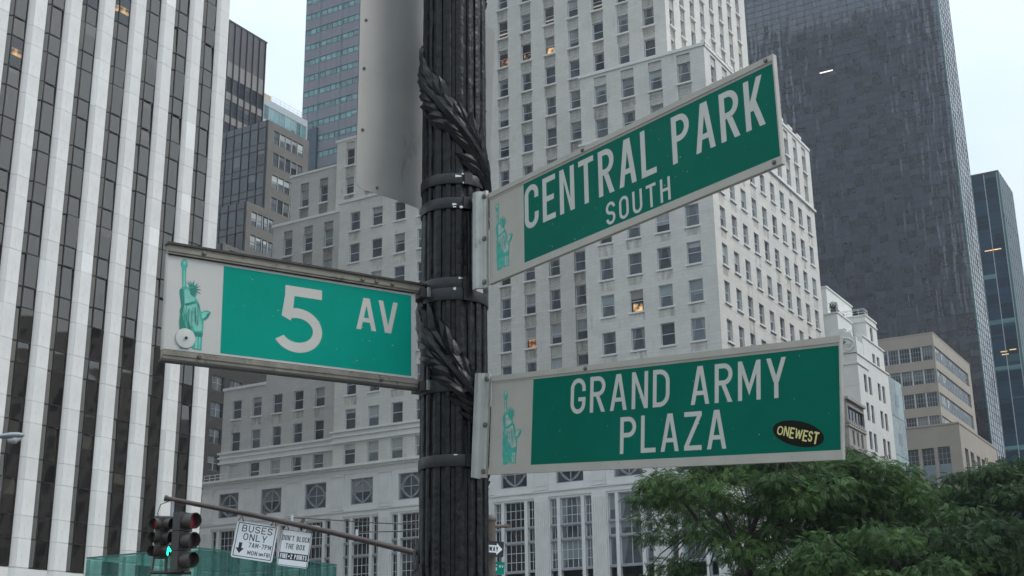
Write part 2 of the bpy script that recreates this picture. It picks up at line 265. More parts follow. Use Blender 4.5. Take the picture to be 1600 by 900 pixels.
# ------------------------------------------------------------------ mesh and object helpers
class MB:
    def __init__(s): s.v = []; s.f = []; s.m = []; s.uv = None
    def quad(s, a, b, c, d, mi=0):
        k = len(s.v); s.v += [tuple(a), tuple(b), tuple(c), tuple(d)]; s.f.append((k, k+1, k+2, k+3)); s.m.append(mi)
    def box(s, x0, x1, y0, y1, z0, z1, mi=0, skip=''):
        k = len(s.v)
        s.v += [(x0, y0, z0), (x1, y0, z0), (x1, y1, z0), (x0, y1, z0), (x0, y0, z1), (x1, y0, z1), (x1, y1, z1), (x0, y1, z1)]
        for n, q in (('n', (0, 1, 5, 4)), ('w', (1, 2, 6, 5)), ('s', (2, 3, 7, 6)), ('e', (3, 0, 4, 7)), ('t', (4, 5, 6, 7)), ('b', (3, 2, 1, 0))):
            if n not in skip: s.f.append(tuple(k+i for i in q)); s.m.append(mi)
    def poly(s, pts, y, mi=0, th=0):
        """polygon in the local x,z plane facing -y, optional thickness"""
        k = len(s.v); n = len(pts)
        a = sum(pts[i][0]*pts[(i+1) % n][1]-pts[(i+1) % n][0]*pts[i][1] for i in range(n))
        if a < 0: pts = pts[::-1]
        s.v += [(p[0], y, p[1]) for p in pts]; s.f.append(tuple(range(k, k+n))); s.m.append(mi)
        if th:
            s.v += [(p[0], y+th, p[1]) for p in pts]
            for i in range(n):
                j = (i+1) % n; s.f.append((k+i, k+n+i, k+n+j, k+j)); s.m.append(mi)
            s.f.append(tuple(range(k+2*n-1, k+n-1, -1))); s.m.append(mi)
    def tube(s, pts, rad, n=8, mi=0, cap=True):
        pts = [Vector(p) for p in pts]; k = len(s.v)
        rads = rad if isinstance(rad, (list, tuple)) else [rad]*len(pts)
        t0 = (pts[1]-pts[0]).normalized(); a = t0.orthogonal().normalized()
        for i, p in enumerate(pts):
            t = (pts[min(i+1, len(pts)-1)]-pts[max(i-1, 0)]).normalized()
            a = (a-t*a.dot(t)).normalized(); b = t.cross(a)
            for j in range(n):
                th = 2*math.pi*j/n; s.v.append(tuple(p+(a*math.cos(th)+b*math.sin(th))*rads[i]))
        for i in range(len(pts)-1):
            for j in range(n):
                q = (j+1) % n; s.f.append((k+i*n+j, k+i*n+q, k+(i+1)*n+q, k+(i+1)*n+j)); s.m.append(mi)
        if cap:
            s.f.append(tuple(k+j for j in range(n))[::-1]); s.m.append(mi)
            e = k+(len(pts)-1)*n; s.f.append(tuple(e+j for j in range(n))); s.m.append(mi)
    def lathe(s, prof, n=24, mi=0, c=(0, 0, 0)):
        k = len(s.v)
        for r_, z in prof:
            for j in range(n):
                th = 2*math.pi*j/n; s.v.append((c[0]+r_*math.cos(th), c[1]+r_*math.sin(th), c[2]+z))
        for i in range(len(prof)-1):
            for j in range(n):
                q = (j+1) % n; s.f.append((k+i*n+j, k+i*n+q, k+(i+1)*n+q, k+(i+1)*n+j)); s.m.append(mi)
    def xf(s, mtx, start=0):
        for i in range(start, len(s.v)): s.v[i] = tuple(mtx @ Vector(s.v[i]))
    def add(s, other, mtx):
        k = len(s.v); s.v += [tuple(mtx @ Vector(p)) for p in other.v]
        s.f += [tuple(k+i for i in f) for f in other.f]; s.m += other.m
    def mesh(s, name, mats, smooth=False):
        me = bpy.data.meshes.new(name); me.from_pydata(s.v, [], s.f)
        for x in (mats if isinstance(mats, (list, tuple)) else [mats]): me.materials.append(M[x] if isinstance(x, str) else x)
        me.polygons.foreach_set('material_index', s.m)
        if smooth:
            me.polygons.foreach_set('use_smooth', [True]*len(s.f))
            try: me.set_sharp_from_angle(angle=R(40))
            except Exception: pass
        me.update(); return me
WM = {}
def thing(name, label, cat, loc=(0, 0, 0), group=None, mtx=None):
    o = bpy.data.objects.new(name, None); COL.objects.link(o); o.empty_display_size = .5
    mw = mtx if mtx is not None else Matrix.Translation(loc); o.matrix_basis = mw; WM[o.name] = mw
    o['label'] = label; o['category'] = cat
    if group: o['group'] = group
    return o
def part(name, me, parent, mw=None, kind=None, label=None):
    o = bpy.data.objects.new(name, me); COL.objects.link(o); mw = mw if mw is not None else Matrix.Identity(4)
    if parent is not None: o.parent = parent; o.matrix_basis = WM[parent.name].inverted() @ mw
    else: o.matrix_basis = mw
    WM[o.name] = mw
    if kind: o['kind'] = kind
    if label: o['label'] = label
    return o
def frame(ax, c):
    """north faces (ax 1): local x = +X, into the wall = +Y.  west faces (ax 0): local x = +Y, into the wall = -X"""
    if ax == 1: return Matrix(((1, 0, 0, 0), (0, 1, 0, c), (0, 0, 1, 0), (0, 0, 0, 1)))
    return Matrix(((0, -1, 0, c), (1, 0, 0, 0), (0, 0, 1, 0), (0, 0, 0, 1)))
def facade(mb, fr, s0, s1, z0, z1, ops, depth=.3, mi=0):
    """wall with real openings (s0,s1,z0,z1) and their reveals"""
    ops = [o for o in ops if o[0] < s1-.01 and o[1] > s0+.01 and o[2] < z1-.01 and o[3] > z0+.01]
    k = len(mb.v)
    zs = sorted({z0, z1, *[max(z0, o[2]) for o in ops], *[min(z1, o[3]) for o in ops]})
    for a, b in zip(zs, zs[1:]):
        if b-a < 1e-5: continue
        mid = (a+b)/2; cov = sorted([(o[0], o[1]) for o in ops if o[2] < mid < o[3]]); x = s0
        for c, d in cov:
            if c > x+1e-5: mb.quad((x, 0, a), (c, 0, a), (c, 0, b), (x, 0, b), mi)
            x = max(x, d)
        if x < s1-1e-5: mb.quad((x, 0, a), (s1, 0, a), (s1, 0, b), (x, 0, b), mi)
    for a, b, c, d in ops:
        b = min(b, s1); a = max(a, s0); d = min(d, z1); c = max(c, z0)
        mb.quad((a, 0, c), (a, depth, c), (a, depth, d), (a, 0, d), mi); mb.quad((b, depth, c), (b, 0, c), (b, 0, d), (b, depth, d), mi)
        mb.quad((a, 0, d), (a, depth, d), (b, depth, d), (b, 0, d), mi); mb.quad((a, depth, c), (a, 0, c), (b, 0, c), (b, depth, c), mi)
    mb.xf(fr, k)
GC = {}
def glass_mesh(w, h, mname):
    k = ('g', round(w, 3), round(h, 3), mname)
    if k not in GC:
        me = bpy.data.meshes.new('window_glass'); me.from_pydata([(0, 0, 0), (w, 0, 0), (w, 0, h), (0, 0, h), (0, .04, 0), (w, .04, 0), (w, .04, h), (0, .04, h)], [], [(0, 1, 2, 3), (4, 7, 6, 5), (1, 5, 6, 2), (4, 0, 3, 7)])
        me.materials.append(M[mname]); uv = me.uv_layers.new(name='UVMap')
        for i, c in enumerate([(0, 0), (1, 0), (1, 1), (0, 1)]*4): uv.data[i].uv = c
        GC[k] = me
    return GC[k]
def sash_mb(w, h, style):
    mb = MB(); t = .055 if w > .7 else .04
    if style == 'none': return None
    mb.box(0, w, -.05, .0, 0, t); mb.box(0, w, -.05, 0, h-t, h); mb.box(0, t, -.05, 0, t, h-t); mb.box(w-t, w, -.05, 0, t, h-t)
    if style == 'hung': mb.box(t, w-t, -.045, 0, h*.50, h*.50+.06)
    elif style.startswith('grid'):
        nx, ny = int(style[4]), int(style[5])
        for i in range(1, nx): x = w*i/nx; mb.box(x-.025, x+.025, -.04, 0, t, h-t)
        for j in range(1, ny): z = h*j/ny; mb.box(t, w-t, -.036, -.002, z-.025, z+.025)
    return mb
def sash_mesh(w, h, style, mname):
    k = ('s', round(w, 3), round(h, 3), style, mname)
    if k not in GC: mb = sash_mb(w, h, style); GC[k] = mb.mesh('sash', mname) if mb else None
    return GC[k]
def sill_mb(w):
    mb = MB(); mb.box(-.12, w+.12, -.16, .12, -.16, 0); return mb
def sill_mesh(w, mname):
    k = ('l', round(w, 3), mname)
    if k not in GC: GC[k] = sill_mb(w).mesh('sill', mname)
    return GC[k]
class Windows:
    """collects the windows of one building; the largest 300 become parts, the rest one joined part"""
    def __init__(s, bld, sash='white_frame', sill='limestone_trim', depth=.22, name='window'):
        s.b = bld; s.l = []; s.sash = sash; s.sill = sill; s.depth = depth; s.name = name
    def add(s, fr, x, z, w, h, g='office_glass', style='hung', sill=True, depth=None):
        d = s.depth if depth is None else depth
        mw = fr @ Matrix.Translation((x, d, z)); c = mw @ Vector((w/2, 0, h/2)); px = to_px(c)
        s.l.append([mw, w, h, g, style, sill, d, px, (c-CAM).length])
    def lit(s, px, py, g):
        i = min(range(len(s.l)), key=lambda i: (s.l[i][7][0]-px)**2+(s.l[i][7][1]-py)**2)
        if (s.l[i][7][0]-px)**2+(s.l[i][7][1]-py)**2 < 900: s.l[i][3] = g
    def build(s, cap=300):
        def score(e):
            p, w, h, dd = e[7], e[1], e[2], e[8]
            inf = -30 < p[0] < 1630 and -30 < p[1] < 930
            return (0 if inf else 1, -w*h/dd**2)
        s.l.sort(key=score); rest = MB(); rg = []
        for i, (mw, w, h, g, style, sill, d, px, dd) in enumerate(s.l):
            if i < cap and -30 < px[0] < 1630 and -30 < px[1] < 930:
                o = part(s.name, glass_mesh(w, h, g), s.b, mw)
                sm = sash_mesh(w, h, style, s.sash)
                if sm: part('sash', sm, o, mw)
                if sill: part('sill', sill_mesh(w, s.sill), o, mw @ Matrix.Translation((0, -d, 0)))
            else: rg.append((mw, w, h, g, style, sill, d))
        if rg:
            mats = sorted({r[3] for r in rg}); mb = MB(); uv = []; rn = []
            for mw, w, h, g, style, sill, d in rg:
                k = len(mb.v); mb.quad((0, 0, 0), (w, 0, 0), (w, 0, h), (0, 0, h), mats.index(g)); mb.xf(mw, k); uv += [(0, 0), (1, 0), (1, 1), (0, 1)]; rn.append(random.random())
            nq = len(rg)
            for mw, w, h, g, style, sill, d in rg:
                sb = sash_mb(w, h, style)
                if sb: sb.m = [len(mats)]*len(sb.f); mb.add(sb, mw)
                if sill: sb = sill_mb(w); sb.m = [len(mats)+1]*len(sb.f); mb.add(sb, mw @ Matrix.Translation((0, -d, 0)))
            me = mb.mesh('windows_joined', mats+[s.sash, s.sill]); ul = me.uv_layers.new(name='UVMap')
            arr = np.zeros((len(me.loops), 2)); arr[:len(uv)] = uv; ul.data.foreach_set('uv', arr.ravel())
            at = me.attributes.new('rnd', 'FLOAT', 'FACE'); ra = np.zeros(len(me.polygons)); ra[:nq] = rn; at.data.foreach_set('value', ra)
            part(s.name, me, s.b, kind='stuff')
def place_parts(name, items, bld, cap=300):
    """items: (MB key, MB, material, matrix); the largest in view become parts, the rest one joined part"""
    def sc(it):
        c = it[3] @ (sum((Vector(v) for v in it[1].v), Vector())/len(it[1].v)); p = to_px(c)
        vis = -40 < p[0] < 1640 and -40 < p[1] < 940; return (0 if vis else 1, (c-CAM).length)
    items.sort(key=sc); rest = {}
    for i, it in enumerate(items):
        if i < cap and sc(it)[0] == 0:
            k = ('p', it[0], it[2])
            if k not in GC: GC[k] = it[1].mesh(name, it[2])
            part(name, GC[k], bld, it[3])
        else: rest.setdefault(it[2], MB()).add(it[1], it[3])
    if rest:
        mats = sorted(rest); mb = MB()
        for k, mt in enumerate(mats): rest[mt].m = [k]*len(rest[mt].f); mb.add(rest[mt], Matrix.Identity(4))
        part(name, mb.mesh(name, mats), bld, kind='stuff')

# ------------------------------------------------------------------ the setting: ground, roads, pavements
mb = MB(); mb.quad((-1500, -1500, -.02), (1500, -1500, -.02), (1500, 1500, -.02), (-1500, 1500, -.02)); part('ground', mb.mesh('ground', 'asphalt'), None, kind='structure')
mb = MB(); mb.box(-38, -16, -200, 400, -.01, .004); part('road', mb.mesh('road', 'asphalt'), None, kind='structure')
mb = MB()
for i in range(30):
    for x in (-31, -24): mb.box(x-.07, x+.07, -60+i*8, -57+i*8, .004, .008)
part('road_marking', mb.mesh('road_marking', 'road_paint'), None, kind='structure')
mb = MB(); mb.box(-12, 8, -8, 9, -.01, .13); part('pavement', mb.mesh('pavement', 'pavement'), None, kind='structure')
mb = MB(); mb.box(-16, 10, 20, 60, -.01, .13); part('pavement', mb.mesh('plaza_pavement', 'pavement'), None, kind='structure')
mb = MB(); mb.box(-110, -38, 20, 330, -.01, .12); part('pavement', mb.mesh('east_pavement', 'pavement'), None, kind='structure')
for x, ys in ((-12.15, (-8, 9)), (-37.95, (20, 330))):
    mb = MB(); mb.box(x, x+.15, ys[0], ys[1], -.01, .14); part('kerb', mb.mesh('kerb', 'limestone_joint'), None, kind='structure')

# ------------------------------------------------------------------ limestone tower (centre)
def block(mb, x0, x1, y0, y1, z0, z1, skip='', mi=0): mb.box(x0, x1, y0, y1, z0, z1, mi, skip+'b')
def centre_tower():
    b = thing('limestone_tower', 'pale limestone setback office tower filling the centre, hung windows over a base of diamond windows', 'office building', (-63, 105.3, 0))
    W = Windows(b); wall = MB(); sp = []
    NF = frame(1, 105.3); NR = frame(1, 111.1); NB = frame(1, 107.9); NC = frame(1, 111.4); NT = frame(1, 110.5)
    WF = frame(0, -41.46); WT = frame(0, -47.65)
    h = 2.1
    rows = [30.3+3.6*j for j in range(9)]
    # right pavilion, north and west faces
    c1 = [-53.17+2.957*k for k in range(4)]; cw = [106.78+2.867*k for k in range(10)]
    def att(cols, w=1.45): return [(c-.04, c-.04+w, 24.62, 26.68) for c in cols]
    ops = [(c, c+1.37, t-h, t) for c in c1 for t in rows[:7]]+att(c1)
    facade(wall, NF, -54.7, -41.46, 24.4, 53.2, ops)
    for c in c1:
        for t in rows[:7]: W.add(NF, c, t-h, 1.37, h, 'curtained_glass' if random.random() < .7 else 'office_glass')
        W.add(NF, c-.04, 24.62, 1.45, 2.06, 'white_blind_glass' if random.random() < .6 else 'office_glass', sill=False)
    ops = [(c, c+1.3, t-h, t) for c in cw for t in rows[:7]]+att(cw)
    facade(wall, WF, 105.3, 135.4, 24.4, 53.2, ops)
    for c in cw:
        for t in rows[:7]: W.add(WF, c, t-h, 1.3, h, 'curtained_glass' if random.random() < .5 else 'office_glass')
        W.add(WF, c-.04, 24.62, 1.45, 2.06, 'office_glass', sill=False)
    block(wall, -54.7, -41.46, 105.3, 135.4, 24.4, 60.3, 'nw')
    # left pavilion
    c3 = [-83.05+2.957*k for k in range(4)]; r3 = rows[:7]
    facade(wall, NF, -84.5, -71.3, 24.4, 53.2, [(c, c+1.37, t-h, t) for c in c3 for t in r3]+att(c3))
    block(wall, -84.5, -71.3, 105.3, 111.1, 24.4, 53.2, 'n')
    for c in c3:
        for t in r3: W.add(NF, c, t-h, 1.37, h)
        W.add(NF, c-.04, 24.62, 1.45, 2.06, 'white_blind_glass' if random.random() < .7 else 'office_glass', sill=False)
    # tower with recessed window columns
    rt = [41.05+3.56*k for k in range(-3, 15)]
    def columns(fr, cols, s0, s1, z0, z1, rows_, w, depth=.22, gm='office_glass', spm='brick_spandrel'):
        rr = [t for t in rows_ if z0+h-.01 < t < z1-.2]
        top = min(rr[-1]+.9, z1-.25)
        facade(wall, fr, s0, s1, z0, z1, [(c, c+w, z0+.3, top) for c in cols], depth=.5)
        for c in cols:
            zb = z0+.3
            for t in rr:
                W.add(fr, c, t-h, w, h, gm, depth=.34)
                if t-h-zb > .2:
                    m_ = MB(); m_.box(0, w, .14, .5, 0, t-h-zb, skip='s')
                    for q in range(int((t-h-zb)/.3)): m_.box(0.02, w-.02, .115, .14, q*.3+.05, q*.3+.2, skip='s')
                    sp.append((('sp', round(w, 2), round(t-h-zb, 2)), m_, spm, fr @ Matrix.Translation((c, 0, zb))))
                zb = t
            m_ = MB(); m_.box(0, w, .14, .5, 0, top-zb, skip='s'); sp.append((('sp', round(w, 2), round(top-zb, 2)), m_, spm, fr @ Matrix.Translation((c, 0, zb))))
    columns(NF, c1, -54.7, -41.46, 53.2, 60.3, rows, 1.37, gm='curtained_glass'); columns(WF, cw, 105.3, 135.4, 53.2, 60.3, rows, 1.3)
    ct = [-53.15-2.915*k for k in range(-1, 9)]
    columns(NR, ct, -78.4, -47.65, 24.4, 93, rt, 1.26)
    cwt = [112.1+2.815*k for k in range(8)]
    columns(WT, cwt, 111.1, 134.9, 60.3, 93, rt, 1.15)
    block(wall, -78.4, -47.65, 111.1, 134.9, 24.4, 93, 'nw')
    # left wing of the tower and lower left blocks
    columns(NT, [-88.0, -85.1, -82.2], -89.3, -78.4, 53.2, 63.5, rt, 1.26); block(wall, -89.3, -78.4, 110.5, 130, 53.2, 63.5, 'n')
    DW = MB()
    wall, keep = DW, wall
    columns(NC, [-95.35, -92.5], -96.8, -89.3, 53.6, 61.1, rows, 1.26, spm='grey_brick'); block(DW, -96.8, -89.3, 111.4, 130, 53.6, 61.1, 'n')
    columns(NB, [-94.6, -91.65, -88.75], -96.2, -84.5, 36.0, 53.6, rows, 1.3, spm='grey_brick')
    cd_ = [-101.0+2.95*k for k in range(5)]; rd = rows[:2]
    facade(DW, NB, -102.4, -84.5, 24.4, 35.2, [(c, c+1.3, t-h, t) for c in cd_ for t in rd]+att(cd_, 1.4))
    facade(DW, NB, -96.2, -84.5, 35.2, 36.0, [])
    for c in cd_:
        for t in rd: W.add(NB, c, t-h, 1.3, h)
        W.add(NB, c-.04, 24.62, 1.4, 2.06, 'white_blind_glass', sill=False)
    block(DW, -102.4, -96.2, 107.9, 130, 24.4, 35.2, 'n'); block(DW, -96.2, -84.5, 107.9, 130, 24.4, 53.6, 'n')
    wall = keep
    # base with arcade
    cen = [-98.5+5.93*k for k in range(10)]; cenw = [109.5+5.93*k for k in range(4)]
    z_t = [19.1, 16.76, 16.6, 15.45, 15.25, 12.8, 12.6, 11.4, 11.2, 8.8, 8.6, 3.2]
    BW = MB()
    def base(fr, cs, s0, s1):
        ops = []
        for c in cs:
            ops += [(c-1.42, c+1.42, 20.45, 23.05), (c-2.15, c-1.42, 3.2, 19.1), (c-1.08, c+1.08, 3.2, 19.1), (c+1.42, c+2.15, 3.2, 19.1)]
        facade(BW, fr, s0, s1, 0, 24.3, ops, depth=.45)
        for i, c in enumerate(cs):
            W.add(fr, c-1.42, 20.45, 2.84, 2.6, 'office_glass', 'none', False, .3)
            tr = MB(); rr_ = 1.0
            outer = [(0, 1.3), (1.42, 0), (0, -1.3), (-1.42, 0)]
            for a in range(4):
                p, q = outer[a], outer[(a+1) % 4]; tr.tube([(p[0]*.97, -.05, p[1]*.95), (q[0]*.97, -.05, q[1]*.95)], .075, 4)
            tr.tube([(rr_*1.0*math.cos(t), -.06, 1.05*math.sin(t)) for t in [2*math.pi*k/28 for k in range(29)]], .07, 4, cap=False)
            tr.box(-.05, .05, -.08, 0, -1.3, 1.3); tr.box(-1.4, 1.4, -.085, -.005, -.05, .05)
            for q in ((-1.42, -1.3, -1.3, 1.3), (1.3, 1.42, -1.3, 1.3), (-1.3, 1.3, 1.2, 1.3), (-1.3, 1.3, -1.3, -1.2)): tr.box(q[0], q[1], -.12, 0, q[2], q[3])
            GC.setdefault('tracery', tr.mesh('tracery', 'steel_frame')); part('tracery', GC['tracery'], b, fr @ Matrix.Translation((c, .3, 21.75)))
            gl = 'curtained_glass' if i > 6 else 'dark_glass'
            for a, ww, nx in ((c-2.15, .73, 2), (c-1.08, 2.16, 4), (c+1.42, .73, 2)):
                for zi in range(0, 12, 2):
                    zt, zb = z_t[zi], z_t[zi+1]; ny = max(1, min(4, round((zt-zb)/.8)))
                    st = 'grid%d%d' % (nx, ny) if i < 8 else ('grid21' if nx == 4 else 'grid11')
                    if 12 < zb or zi > 6: W.add(fr, a, zb, ww, zt-zb, gl, st, False, .35)
                for zi in range(1, 11, 2):
                    m_ = MB(); m_.box(a, a+ww, .05, .4, z_t[zi+1], z_t[zi]); m_.xf(fr); trans.append(m_)
        for i in range(len(cs)+1):
            c = cs[0]-2.965+5.93*i
            if c-.72 < s0-.3 or c+.72 > s1+.6: continue
            m_ = MB(); m_.box(-.72, .72, -.14, .1, 3, 19.28)
            for q in range(6): m_.box(-.62+q*.215, -.62+q*.215+.11, -.2, -.14, 3.4, 18.9)
            pil.append((('pil',), m_, 'limestone_trim', fr @ Matrix.Translation((c, 0, 0))))
            m_ = MB(); m_.box(-.75, .75, -.12, .1, 20.05, 23.35); m_.box(-.85, .85, -.2, .1, 23.35, 23.5); m_.box(-.82, .82, -.16, .1, 19.93, 20.05); m_.box(-.6, .6, -.16, -.12, 20.3, 23.1)
            pan.append((('pan',), m_, 'limestone_trim', fr @ Matrix.Translation((c, 0, 0))))
    trans = []; pil = []; pan = []
    base(NF, cen, -102.3, -41.46); base(WF, cenw, 105.3, 135.4)
    block(BW, -102.3, -41.46, 105.3, 135.4, 0, 24.3, 'nw'); part('base_wall', BW.mesh('base_wall', 'base_stone'), b)
    part('wall', wall.mesh('wall', 'limestone'), b)
    part('wall', DW.mesh('wall', 'shaded_limestone'), b, label='lower left wings, shade of the marble tower put into their greyer colour')
    t_ = MB()
    for m_ in trans: t_.add(m_, Matrix.Identity(4))
    part('transom', t_.mesh('transom', 'steel_frame'), b, kind='stuff')
    place_parts('pilaster', pil, b); place_parts('stone_panel', pan, b); place_parts('spandrel_panel', sp, b, 300)
    # cornices, copings
    def trim(fr, s0, s1, lst, mname='limestone_trim', nm='cornice'):
        m_ = MB()
        for z0, z1, pr in lst: m_.box(s0-(pr if fr[0][0] == 1 else 0), s1, -pr, .05, z0, z1)
        m_.xf(fr); part(nm, m_.mesh(nm, mname), b)
    cor = [(26.85, 27.08, .22), (27.08, 27.45, .08), (27.45, 27.62, .25), (27.62, 27.95, .1), (27.95, 28.15, .3)]
    for fr, s0, s1 in ((NF, -54.7, -41.2), (NF, -84.5, -71.3), (NB, -102.4, -84.5), (WF, 105.3, 135.4), (NR, -71.3, -54.7)): trim(fr, s0, s1, cor)
    led = [(24.05, 24.25, .25), (24.25, 24.5, .5), (19.28, 19.45, .1), (19.75, 19.9, .14), (23.55, 23.7, .06)]
    trim(NF, -102.3, -41.0, led, nm='ledge'); trim(WF, 105.0, 135.4, led, nm='ledge')
    trim(NF, -84.6, -71.3, [(53.2, 53.55, .12)], nm='coping'); trim(NF, -54.75, -41.36, [(60.3, 60.6, .12)], nm='coping'); trim(WF, 105.2, 135.4, [(60.3, 60.6, .1)], nm='coping')
    trim(WF, 105.2, 135.5, [(53.0, 53.22, .22)], nm='ledge'); trim(NF, -54.75, -41.3, [(53.0, 53.22, .22)], nm='ledge')
    trim(NB, -102.4, -96.2, [(35.2, 35.5, .12)], nm='coping'); trim(NB, -96.3, -84.5, [(53.6, 53.9, .1)], nm='coping'); trim(NC, -96.9, -89.3, [(61.1, 61.35, .1)], nm='coping')
    trim(NT, -89.4, -78.3, [(63.5, 63.8, .1)], nm='coping')
    # floor joint lines in the stone
    jn = MB()
    for t in rows[:]:
        for fr, s0, s1, zm in ((NF, -54.7, -41.46, 60), (WF, 105.3, 135.4, 60), (NF, -84.5, -71.3, 52)):
            if t+.72 < zm:
                m_ = MB(); m_.box(s0, s1, -.012, .0, t-h-.42, t-h-.39); jn.add(m_, fr)
    part('string_course', jn.mesh('string_course', 'limestone_trim'), b, kind='stuff')
    # small parapet pieces over the piers of the west face
    cap_ = MB(); cap_.box(0, 1.3, -.14, .3, 0, .35)
    for c in cw: part('parapet_block', GC.setdefault('capm', cap_.mesh('parapet_block', 'limestone_trim')), b, WF @ Matrix.Translation((c-1.45, 0, 60.6)))
    # railings on the ledge at the left corner
    rl = MB()
    for q in range(5): rl.tube([(-102.1+q*.8, 105.2, 24.5), (-102.1+q*.8, 105.2, 25.2)], .03, 5)
    for z in (24.85, 25.2): rl.tube([(-102.1, 105.2, z), (-98.9, 105.2, z)], .03, 5)
    part('railing', rl.mesh('railing', 'white_frame'), b)
    so_ = MB()
    for mw, w, hh, g, st, sill, d, px, dd in W.l:
        if sill and random.random() < .8:
            k = len(so_.v); q = random.uniform(.7, 1.3); so_.quad((-.1, -d-.006, -.16-q), (w+.1, -d-.006, -.16-q), (w+.1, -d-.006, -.16), (-.1, -d-.006, -.16)); so_.xf(mw, k)
    part('rain_stain', so_.mesh('rain_stain', 'soot'), b, kind='stuff')
    for p in ((825, 85), (863, 78)): W.lit(*p, 'lit_glass')
    for p in ((783, 50), (857, 30), (932, 8)): W.lit(*p, 'striplight_glass')
    for p in ((829, 532), (787, 100)): W.lit(*p, 'orange_glass')
    W.lit(994, 468, 'lit_glass')
    W.build(300)
centre_tower()

# ------------------------------------------------------------------ marble tower (left)
def marble_tower():
    X = -72.0
    b = thing('marble_tower', 'white marble office tower at left with tall piers between dark bay window strips', 'skyscraper', (X, 60, 0))
    fr = frame(0, X); ends = []                                  # pier intervals along Y
    y = 73.63; piers = []; strips = []
    while y > 41: piers.append((y-1.53, y)); strips.append((y-3.06, y-1.53)); y -= 3.06
    top = 66.0; zs = []; z = 10.15; zs = [10.15, 11.2]
    z = 11.96
    lv = []
    zt = 49.99-3.8*10
    while zt < top: lv.append((zt, 's')); lv.append((zt+1.47, 'v')); zt += 3.8
    lv.insert(0, (10.15, 'v'))
    body = MB(); body.box(-140, X-1.2, 41, 73.3, 0, 215, skip='b'); part('core', body.mesh('core', 'bronze_frame'), b)
    pan = []
    edges = [0, 1.9, 3.8, 5.9, 8.0, 10.1]+[l_[0] for l_ in lv]
    edges = sorted(set(round(e, 3) for e in edges))
    for (a, c) in piers:
        for e0, e1 in zip(edges, edges[1:]):
            hh = e1-e0-.018
            for side in (0, 1):
                m_ = MB()
                if side == 0: pts = [(0, .02), (.52, -.36), (.52, .3), (0, .3)]
                else: pts = [(.532, -.36), (1.53, -.36), (1.53, .3), (.532, .3)]
                k = len(pts)
                m_.v = [(p[0], p[1], 0) for p in pts]+[(p[0], p[1], hh) for p in pts]
                m_.f = [(i, (i+1) % k, k+(i+1) % k, k+i) for i in range(k)]+[tuple(range(k, 2*k)), tuple(range(k-1, -1, -1))]; m_.m = [0]*len(m_.f)
                new = random.random() < .035
                dz = random.uniform(-.006, .006)
                pan.append((('mp', side, round(hh, 2)), m_, 'marble_new' if new else 'marble', fr @ Matrix.Translation((a, dz, e0))))
    # base slabs under the strips
    for (a, c) in strips:
        for e0, e1 in ((0, 2.5), (2.5, 5.0), (5.0, 7.6), (7.6, 10.1)):
            m_ = MB(); m_.box(.01, 1.52, -.34, .3, 0, e1-e0-.02); pan.append((('mb', round(e1-e0, 2)), m_, 'marble', fr @ Matrix.Translation((a, 0, e0))))
    place_parts('marble_panel', pan, b, 300)
    # bay window panes
    W = []
    cnt = 0
    lits = [(20, 640), (45, 641), (10, 716), (115, 742), (172, 747), (18, 95), (142, 7), (184, 27)]
    for si, (a, c) in enumerate(strips):
        fm = MB()
        fm.box(a, a+.06, -.02, .1, 10.12, top); 
        for (q0, q1) in ((.42, .49), (1.47, 1.53)): fm.box(a+q0, a+q1, -.36, -.2, 10.12, top)
        for i, (z0, kd) in enumerate(lv):
            z1 = lv[i+1][0] if i+1 < len(lv) else top
            if z0 < 10: z0 = 10.12
            for (p, q) in (((.03, -.0), (.44, -.31)), ((.46, -.325), (1.5, -.325))):
                dx, dy = q[0]-p[0], q[1]-p[1]; ln = math.hypot(dx, dy); an = math.atan2(dy, dx)
                mw = fr @ Matrix.Translation((a+p[0], p[1]+.02, z0+.04)) @ Matrix.Rotation(an, 4, 'Z')
                cpx = to_px(mw @ Vector((ln/2, 0, (z1-z0)/2)))
                g = 'marble_tower_glass'
                if kd == 'v' and any(abs(cpx[0]-l_[0]) < 15 and abs(cpx[1]-l_[1]) < 24 for l_ in lits): g = 'marble_tower_lit'
                W.append((mw, ln, z1-z0-.08, g, cpx))
            # transom bars follow the bay
            k = len(fm.v); fm.box(a+.44, a+1.5, -.37, -.30, z0-.035, z0+.045)
            fm.quad((a+.02, -.03, z0-.035), (a+.45, -.355, z0-.035), (a+.45, -.355, z0+.045), (a+.02, -.03, z0+.045))
            fm.quad((a+.02, -.03, z0+.045), (a+.45, -.355, z0+.045), (a+.45, -.2, z0+.045), (a+.02, .1, z0+.045))
            fm.quad((a+.02, .1, z0-.035), (a+.45, -.2, z0-.035), (a+.45, -.355, z0-.035), (a+.02, -.03, z0-.035))
        fm.xf(fr); part('bay_frame', fm.mesh('bay_frame', 'bronze_frame'), b)
    W.sort(key=lambda e: (0 if -20 < e[4][0] < 420 and -20 < e[4][1] < 920 else 1, -e[1]))
    rest = MB(); uvs = []
    for i, (mw, w, h, g, cp) in enumerate(W):
        if i < 300 and -20 < cp[0] < 420 and -20 < cp[1] < 920:
            tilt = Matrix.Rotation(random.gauss(0, .012), 4, 'Z') @ Matrix.Rotation(random.gauss(0, .02), 4, 'X')
            part('pane', glass_mesh(w, h, g), b, mw @ tilt)
        else: k = len(rest.v); rest.quad((0, 0, 0), (w, 0, 0), (w, 0, h), (0, 0, h)); rest.xf(mw, k)
    if rest.f: part('pane', rest.mesh('pane', 'marble_tower_glass'), b, kind='stuff')
    # far (south) face and the upper storeys: piers and glass, mirrored in the black tower
    up = MB(); gl = MB(); k = 0
    for i in range(22):
        x1 = X-.1-i*3.06
        up.box(x1-1.53, x1, 73.3, 73.75, 0, 215); 
    for (a, c) in piers: up.box(X-.3, X+.3, a, c, top, 215)
